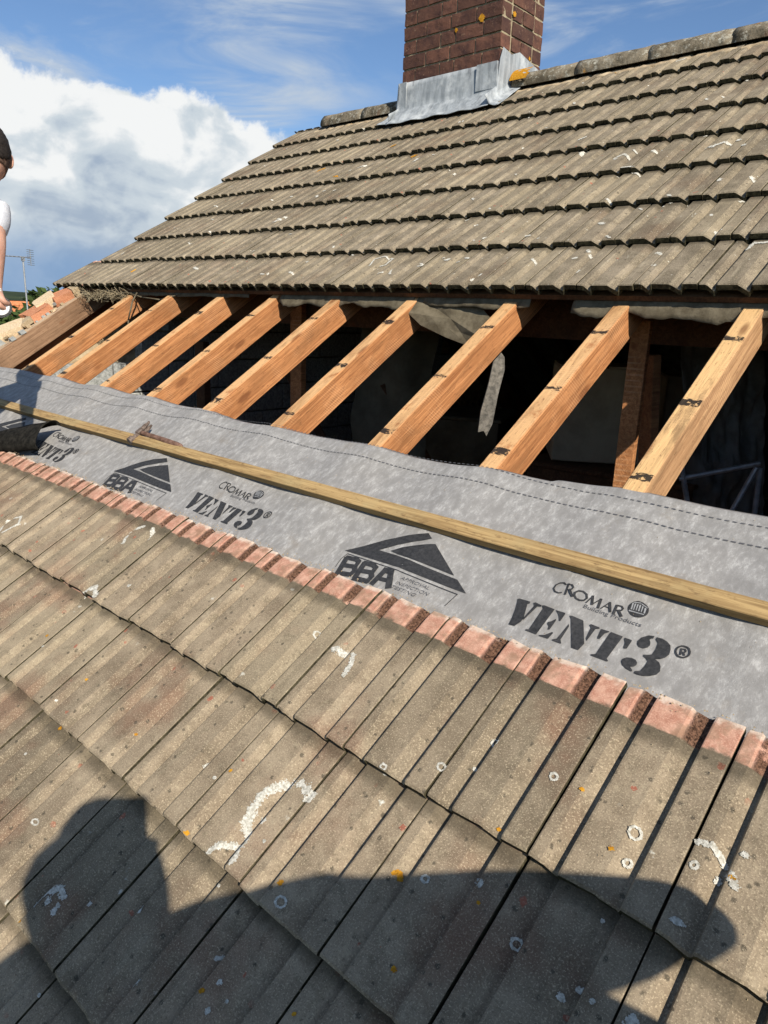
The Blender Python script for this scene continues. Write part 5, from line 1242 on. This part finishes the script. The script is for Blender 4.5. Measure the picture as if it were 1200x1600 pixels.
def head(parent, P, face, up, haircol, s=1.0):
    """P centre of the skull, face: direction of the nose, up: crown direction"""
    y = face.normalized(); z = (up-y*up.dot(y)).normalized(); x = y.cross(z)
    M = Matrix(((x.x, y.x, z.x, P.x), (x.y, y.y, z.y, P.y), (x.z, y.z, z.z, P.z), (0, 0, 0, 1))) @ Matrix.Scale(s, 4)
    bm = bmesh.new(); bmesh.ops.create_uvsphere(bm, u_segments=36, v_segments=26, radius=1)
    def shape(c):
        X, Y, Z = c.x*.076, c.y*.097, c.z*.118
        if c.z < 0:                       # narrow jaw
            k = -c.z; X *= 1-.28*k*k; Y = Y*(1-.10*k)+.016*k
        if c.y > .55 and -.9 < c.z < .5: Y -= .008*(c.y-.55)/.45
        g1 = math.exp(-((c.x)/.16)**2-((c.z+.10)/.17)**2) if c.y > 0 else 0; Y += .026*g1   # nose
        g2 = math.exp(-((c.x)/.10)**2-((c.z+.22)/.10)**2) if c.y > 0 else 0; Y += .010*g2
        for sx in (-1, 1):
            g3 = math.exp(-((c.x-sx*.36)/.15)**2-((c.z-.06)/.11)**2) if c.y > 0 else 0; Y -= .012*g3
            g5 = math.exp(-((c.x-sx*.34)/.22)**2-((c.z-.22)/.08)**2) if c.y > 0 else 0; Y += .005*g5
        g4 = math.exp(-((c.x)/.26)**2-((c.z+.46)/.05)**2) if c.y > 0 else 0; Y += .006*g4
        g6 = math.exp(-((c.x)/.26)**2-((c.z+.60)/.06)**2) if c.y > 0 else 0; Y += .006*g6
        g7 = math.exp(-((c.x)/.3)**2-((c.z+.53)/.025)**2) if c.y > 0 else 0; Y -= .004*g7
        return Vector((X, Y, Z))
    for v in bm.verts: v.co = shape(v.co)
    hd_ = link('head', bm_mesh('head', bm, True), M_skin, parent, M)
    # hair: shell over crown, back and sides
    for nm, mt, off, test in (('hair', haircol, .0045, lambda c: c.z > .26-.85*max(0, -c.y+.12) and not (c.y > .72 and c.z < .55)),
                              ('faded_hair', M_hairf, .0025, lambda c: c.z > -.62 and c.y < .22 and c.z < .7)):
        bm = bmesh.new(); bmesh.ops.create_uvsphere(bm, u_segments=90, v_segments=60, radius=1)
        dl = [v for v in bm.verts if not test(v.co)]
        bmesh.ops.delete(bm, geom=dl, context='VERTS')
        for v in bm.verts:
            n_ = v.co.normalized(); c = shape(v.co); v.co = c+Vector((n_.x, n_.y, n_.z))*(off+.0025*noise.noise(c*60)+.002*noise.noise(c*300))
        o = link(nm, bm_mesh(nm, bm, True), mt, hd_, M); so_ = o.modifiers.new('t', 'SOLIDIFY'); so_.thickness = .005
    for sx in (-1, 1):
        bm = bmesh.new(); bmesh.ops.create_uvsphere(bm, u_segments=16, v_segments=12, radius=1)
        for v in bm.verts:
            c = v.co; rim = 1-.35*math.exp(-((c.y)**2+(c.z)**2)*3) if c.x*sx > 0 else 1
            v.co = Vector((sx*(.077+.0)+c.x*.010*rim+sx*.004-sx*.012*c.y*0, -.008+c.y*.018-(.006*sx*c.x), -.010+c.z*.032*(1-.12*(c.z < 0))))
            v.co.x += sx*max(0, -c.y)*.010
        link('ear', bm_mesh('ear', bm, True), M_skin, hd_, M)
        bm = bmesh.new(); bmesh.ops.create_uvsphere(bm, u_segments=12, v_segments=8, radius=.0115)
        for v in bm.verts: v.co += Vector((sx*.030, .081, .008))
        link('eye', bm_mesh('eye', bm, True), M_eye, hd_, M)
    return hd_

def worker():
    B = Vector((0, 0, Z0))
    def p(x, y, z): return Vector((x, y, z+Z0))
    root = empty('person', p(-3.45, .1, .12)); tag(root, 'man in a white t-shirt with short dark hair leaning in at the left edge', 'person')
    H = p(-3.012, .468, 1.532); neck = p(-3.035, .452, 1.415)
    pel = p(-3.50, .12, .74); chest = p(-3.24, .33, 1.15); cl = p(-3.10, .40, 1.33)
    shR = p(-2.985, .405, 1.315); elR = p(-2.845, .400, 1.185); wrR = p(-2.700, .352, 1.078)
    shR = p(-3.01, .47, 1.33); elR = p(-2.915, .375, 1.215-.03)
    elR = p(-2.905, .42, 1.180); wrR = p(-2.735, .348, 1.060)
    shL = p(-3.22, .27, 1.27); elL = p(-3.36, .12, 1.02); wrL = p(-3.36, .22, .77)
    hR, hL = p(-3.45, .02, .68), p(-3.58, .22, .68)
    kR, kL = p(-3.26, .12, .30), p(-3.42, .50, .48)
    fR, fL = p(-3.62, -.12, .06), p(-3.74, .28, .27)
    tR, tL = p(-3.75, -.15, .03), p(-3.86, .24, .24)
    pnR = Vector((-.5, .75, -.2))
    ch = [[(pel, .12), (chest, .13), (cl, .09), (neck, .052), (neck+Vector((.02, .015, .05)), .05)],
          [(cl, .09), (shR, .058), (elR, .042), (wrR, .026)], [(cl, .09), (shL, .058), (elL, .042), (wrL, .026)],
          [(pel, .12), (hR, .09), (kR, .06), (fR, .04), (tR, .03)], [(pel, .12), (hL, .09), (kL, .06), (fL, .04), (tL, .03)]]
    ch += hand_chains(wrR, elR, pnR, .75, 1.0); ch += hand_chains(wrL, elL, Vector((.6, .3, -.4)), .5, 1.0)
    skin('body', ch, M_skin, root, 2)
    head(root, H, Vector((-.92, -.10, -.48)), Vector((-.25, .12, .95)), M_hair, 1.0)
    sl1 = shR.lerp(elR, .62); sl2 = shL.lerp(elL, .6)
    skin('t_shirt', [[(pel+V3(.02, .02, .02), .155), (chest, .165), (cl, .115), (neck+V3(-.01, -.005, -.015), .066)], [(cl, .115), (shR, .078), (sl1, .066)], [(cl, .115), (shL, .078), (sl2, .066)]], M_tshirt, root, 2)
    skin('trousers', [[(pel+V3(0, 0, .03), .15), (pel+V3(-.01, -.01, -.04), .15)], [(pel+V3(-.01, -.01, -.04), .15), (hR, .115), (kR, .082), (fR.lerp(kR, .15), .060)], [(pel+V3(-.01, -.01, -.04), .15), (hL, .115), (kL, .082), (fL.lerp(kL, .15), .060)]], M_jeans, root, 2)
    for a, b in ((fR, tR), (fL, tL)): skin('boot', [[(a+V3(.02, .01, .03), .05), (a, .052), (b+V3(-.0, 0, .02), .045), (b+V3(-.1, -.02, .02), .04)]], M_boot, root, 2)
    # tape measure held in the right hand
    d = (wrR-elR).normalized(); tp = wrR+d*.095+pnR.normalized()*.030
    ax = pnR.normalized(); q = (wrR+d*.08-CAM).normalized()
    Mt = Matrix.Translation(tp) @ (-q).to_track_quat('Z', 'Y').to_matrix().to_4x4()
    tr = link('tape_measure', None, None, None, Mt); MW[tr.name] = Mt; tag(tr, 'round white and black tape measure in the hand of the man', 'tape measure')
    bm = bmesh.new(); bm_tube(bm, (0, 0, -.014), (0, 0, .012), .036, .036, 28); link('case', bm_mesh('case', bm, False), M_blackp, tr, Mt)
    bm = bmesh.new(); bm_tube(bm, (0, 0, .012), (0, 0, .0155), .029, .027, 28); link('face_disc', bm_mesh('face_disc', bm, False), M_white, tr, Mt)
    bm = bmesh.new(); bm_box(bm, (.0, .045, 0), (.016, .03, .008)); link('tape_end', bm_mesh('tape_end', bm), M_metal, tr, Mt)
worker()

def photographer():
    def q(u, v, n): return W(u, v, n)
    root = empty('person', W(.35, -.6, .07)); tag(root, 'photographer in a dark jacket whose shadow falls on the lower tiles', 'person')
    # camera body (phone) just behind the lens
    fw = Vector(r2); rt = Vector(r0); upv = -Vector(r1)
    Mp = Matrix(((rt.x, fw.x, upv.x, 0), (rt.y, fw.y, upv.y, 0), (rt.z, fw.z, upv.z, 0), (0, 0, 0, 1))); Mp.translation = CAM-fw*.014
    ph = link('mobile_phone', None, None, None, Mp); MW[ph.name] = Mp; tag(ph, 'dark mobile phone held up by the photographer, out of frame', 'phone')
    bm = bmesh.new(); bm_box(bm, (.02, 0, -.05), (.076, .008, .155), bev=.002); link('body', bm_mesh('body', bm), M_blackp, ph, Mp)
    bm = bmesh.new(); bm_box(bm, (.02, -.005, -.05), (.070, .001, .148)); link('screen', bm_mesh('screen', bm), M_glass, ph, Mp)
    H = q(.09, -.105, 1.255); neck = q(.19, -.21, 1.13); cl = q(.25, -.10, 1.04)
    shR = q(.36, .075, .985); elR = q(.445, .385, .66); wrR = q(.34, .06, .84)
    shL = q(.10, -.40, 1.03); elL = q(-.15, -.35, .98); wrL = q(.02, -.14, 1.07)
    pel = q(.50, .10, .50)
    hR, hL = q(.54, -.03, .45), q(.46, -.24, .45)
    kR, kL = q(.70, .08, .24), q(.50, -.46, .26); fR, fL = q(.80, -.22, .12), q(.60, -.80, .12)
    pn = Vector(r2)
    ch = [[(pel, .12), (pel.lerp(cl, .55), .14), (cl, .10), (neck, .055), (neck.lerp(H, .4), .05)],
          [(cl, .10), (shR, .06), (elR, .045), (wrR, .028)], [(cl, .10), (shL, .06), (elL, .045), (wrL, .028)],
          [(pel, .12), (hR, .09), (kR, .065), (fR, .045)], [(pel, .12), (hL, .09), (kL, .065), (fL, .045)]]
    ch += hand_chains(wrL, wrL-(q(-.0, .0, 1.16)-wrL).normalized()*.2, rt, .5, 1.0)+hand_chains(wrR, wrR-(q(.30, -.14, .96)-wrR).normalized()*.2, -rt, .4, 1.0)
    skin('body', ch, M_skin, root, 2)
    head(root, H, Vector(r2), Vector((0, 0, 1)), M_hair, 1.05)
    sh2 = q(-.0, 0, 0)
    skin('shadow_hood', [[(neck, .10), (neck.lerp(H, .55), .135), (H+V3(.02, -.02, .01), .150), (H+V3(.02, -.02, .07), .11)]], M_jacket, root, 2)  # out of view, added to widen the head's cast shadow
    skin('jacket', [[(pel, .19), (pel.lerp(cl, .35), .20), (pel.lerp(cl, .7), .18), (cl, .13), (neck.lerp(cl, .25), .075)], [(cl, .13), (shR, .098), (shR.lerp(elR, .5), .085), (elR, .047), (elR.lerp(wrR, .8), .048)], [(cl, .13), (shL, .098), (shL.lerp(elL, .5), .095), (elL, .08), (elL.lerp(wrL, .8), .046)]], M_jacket, root, 2)
    skin('trousers', [[(pel, .16), (pel+V3(0, 0, -.06), .15)], [(pel+V3(0, 0, -.06), .15), (hR, .12), (kR, .085), (fR, .07)], [(pel+V3(0, 0, -.06), .15), (hL, .12), (kL, .085), (fL, .07)]], M_jeans, root, 2)
    for a in (fR, fL): skin('boot', [[(a, .055), (a+V3(-.04, .05, -.01), .05), (a+V3(-.10, .12, .02), .042)]], M_boot, root, 2)
photographer()
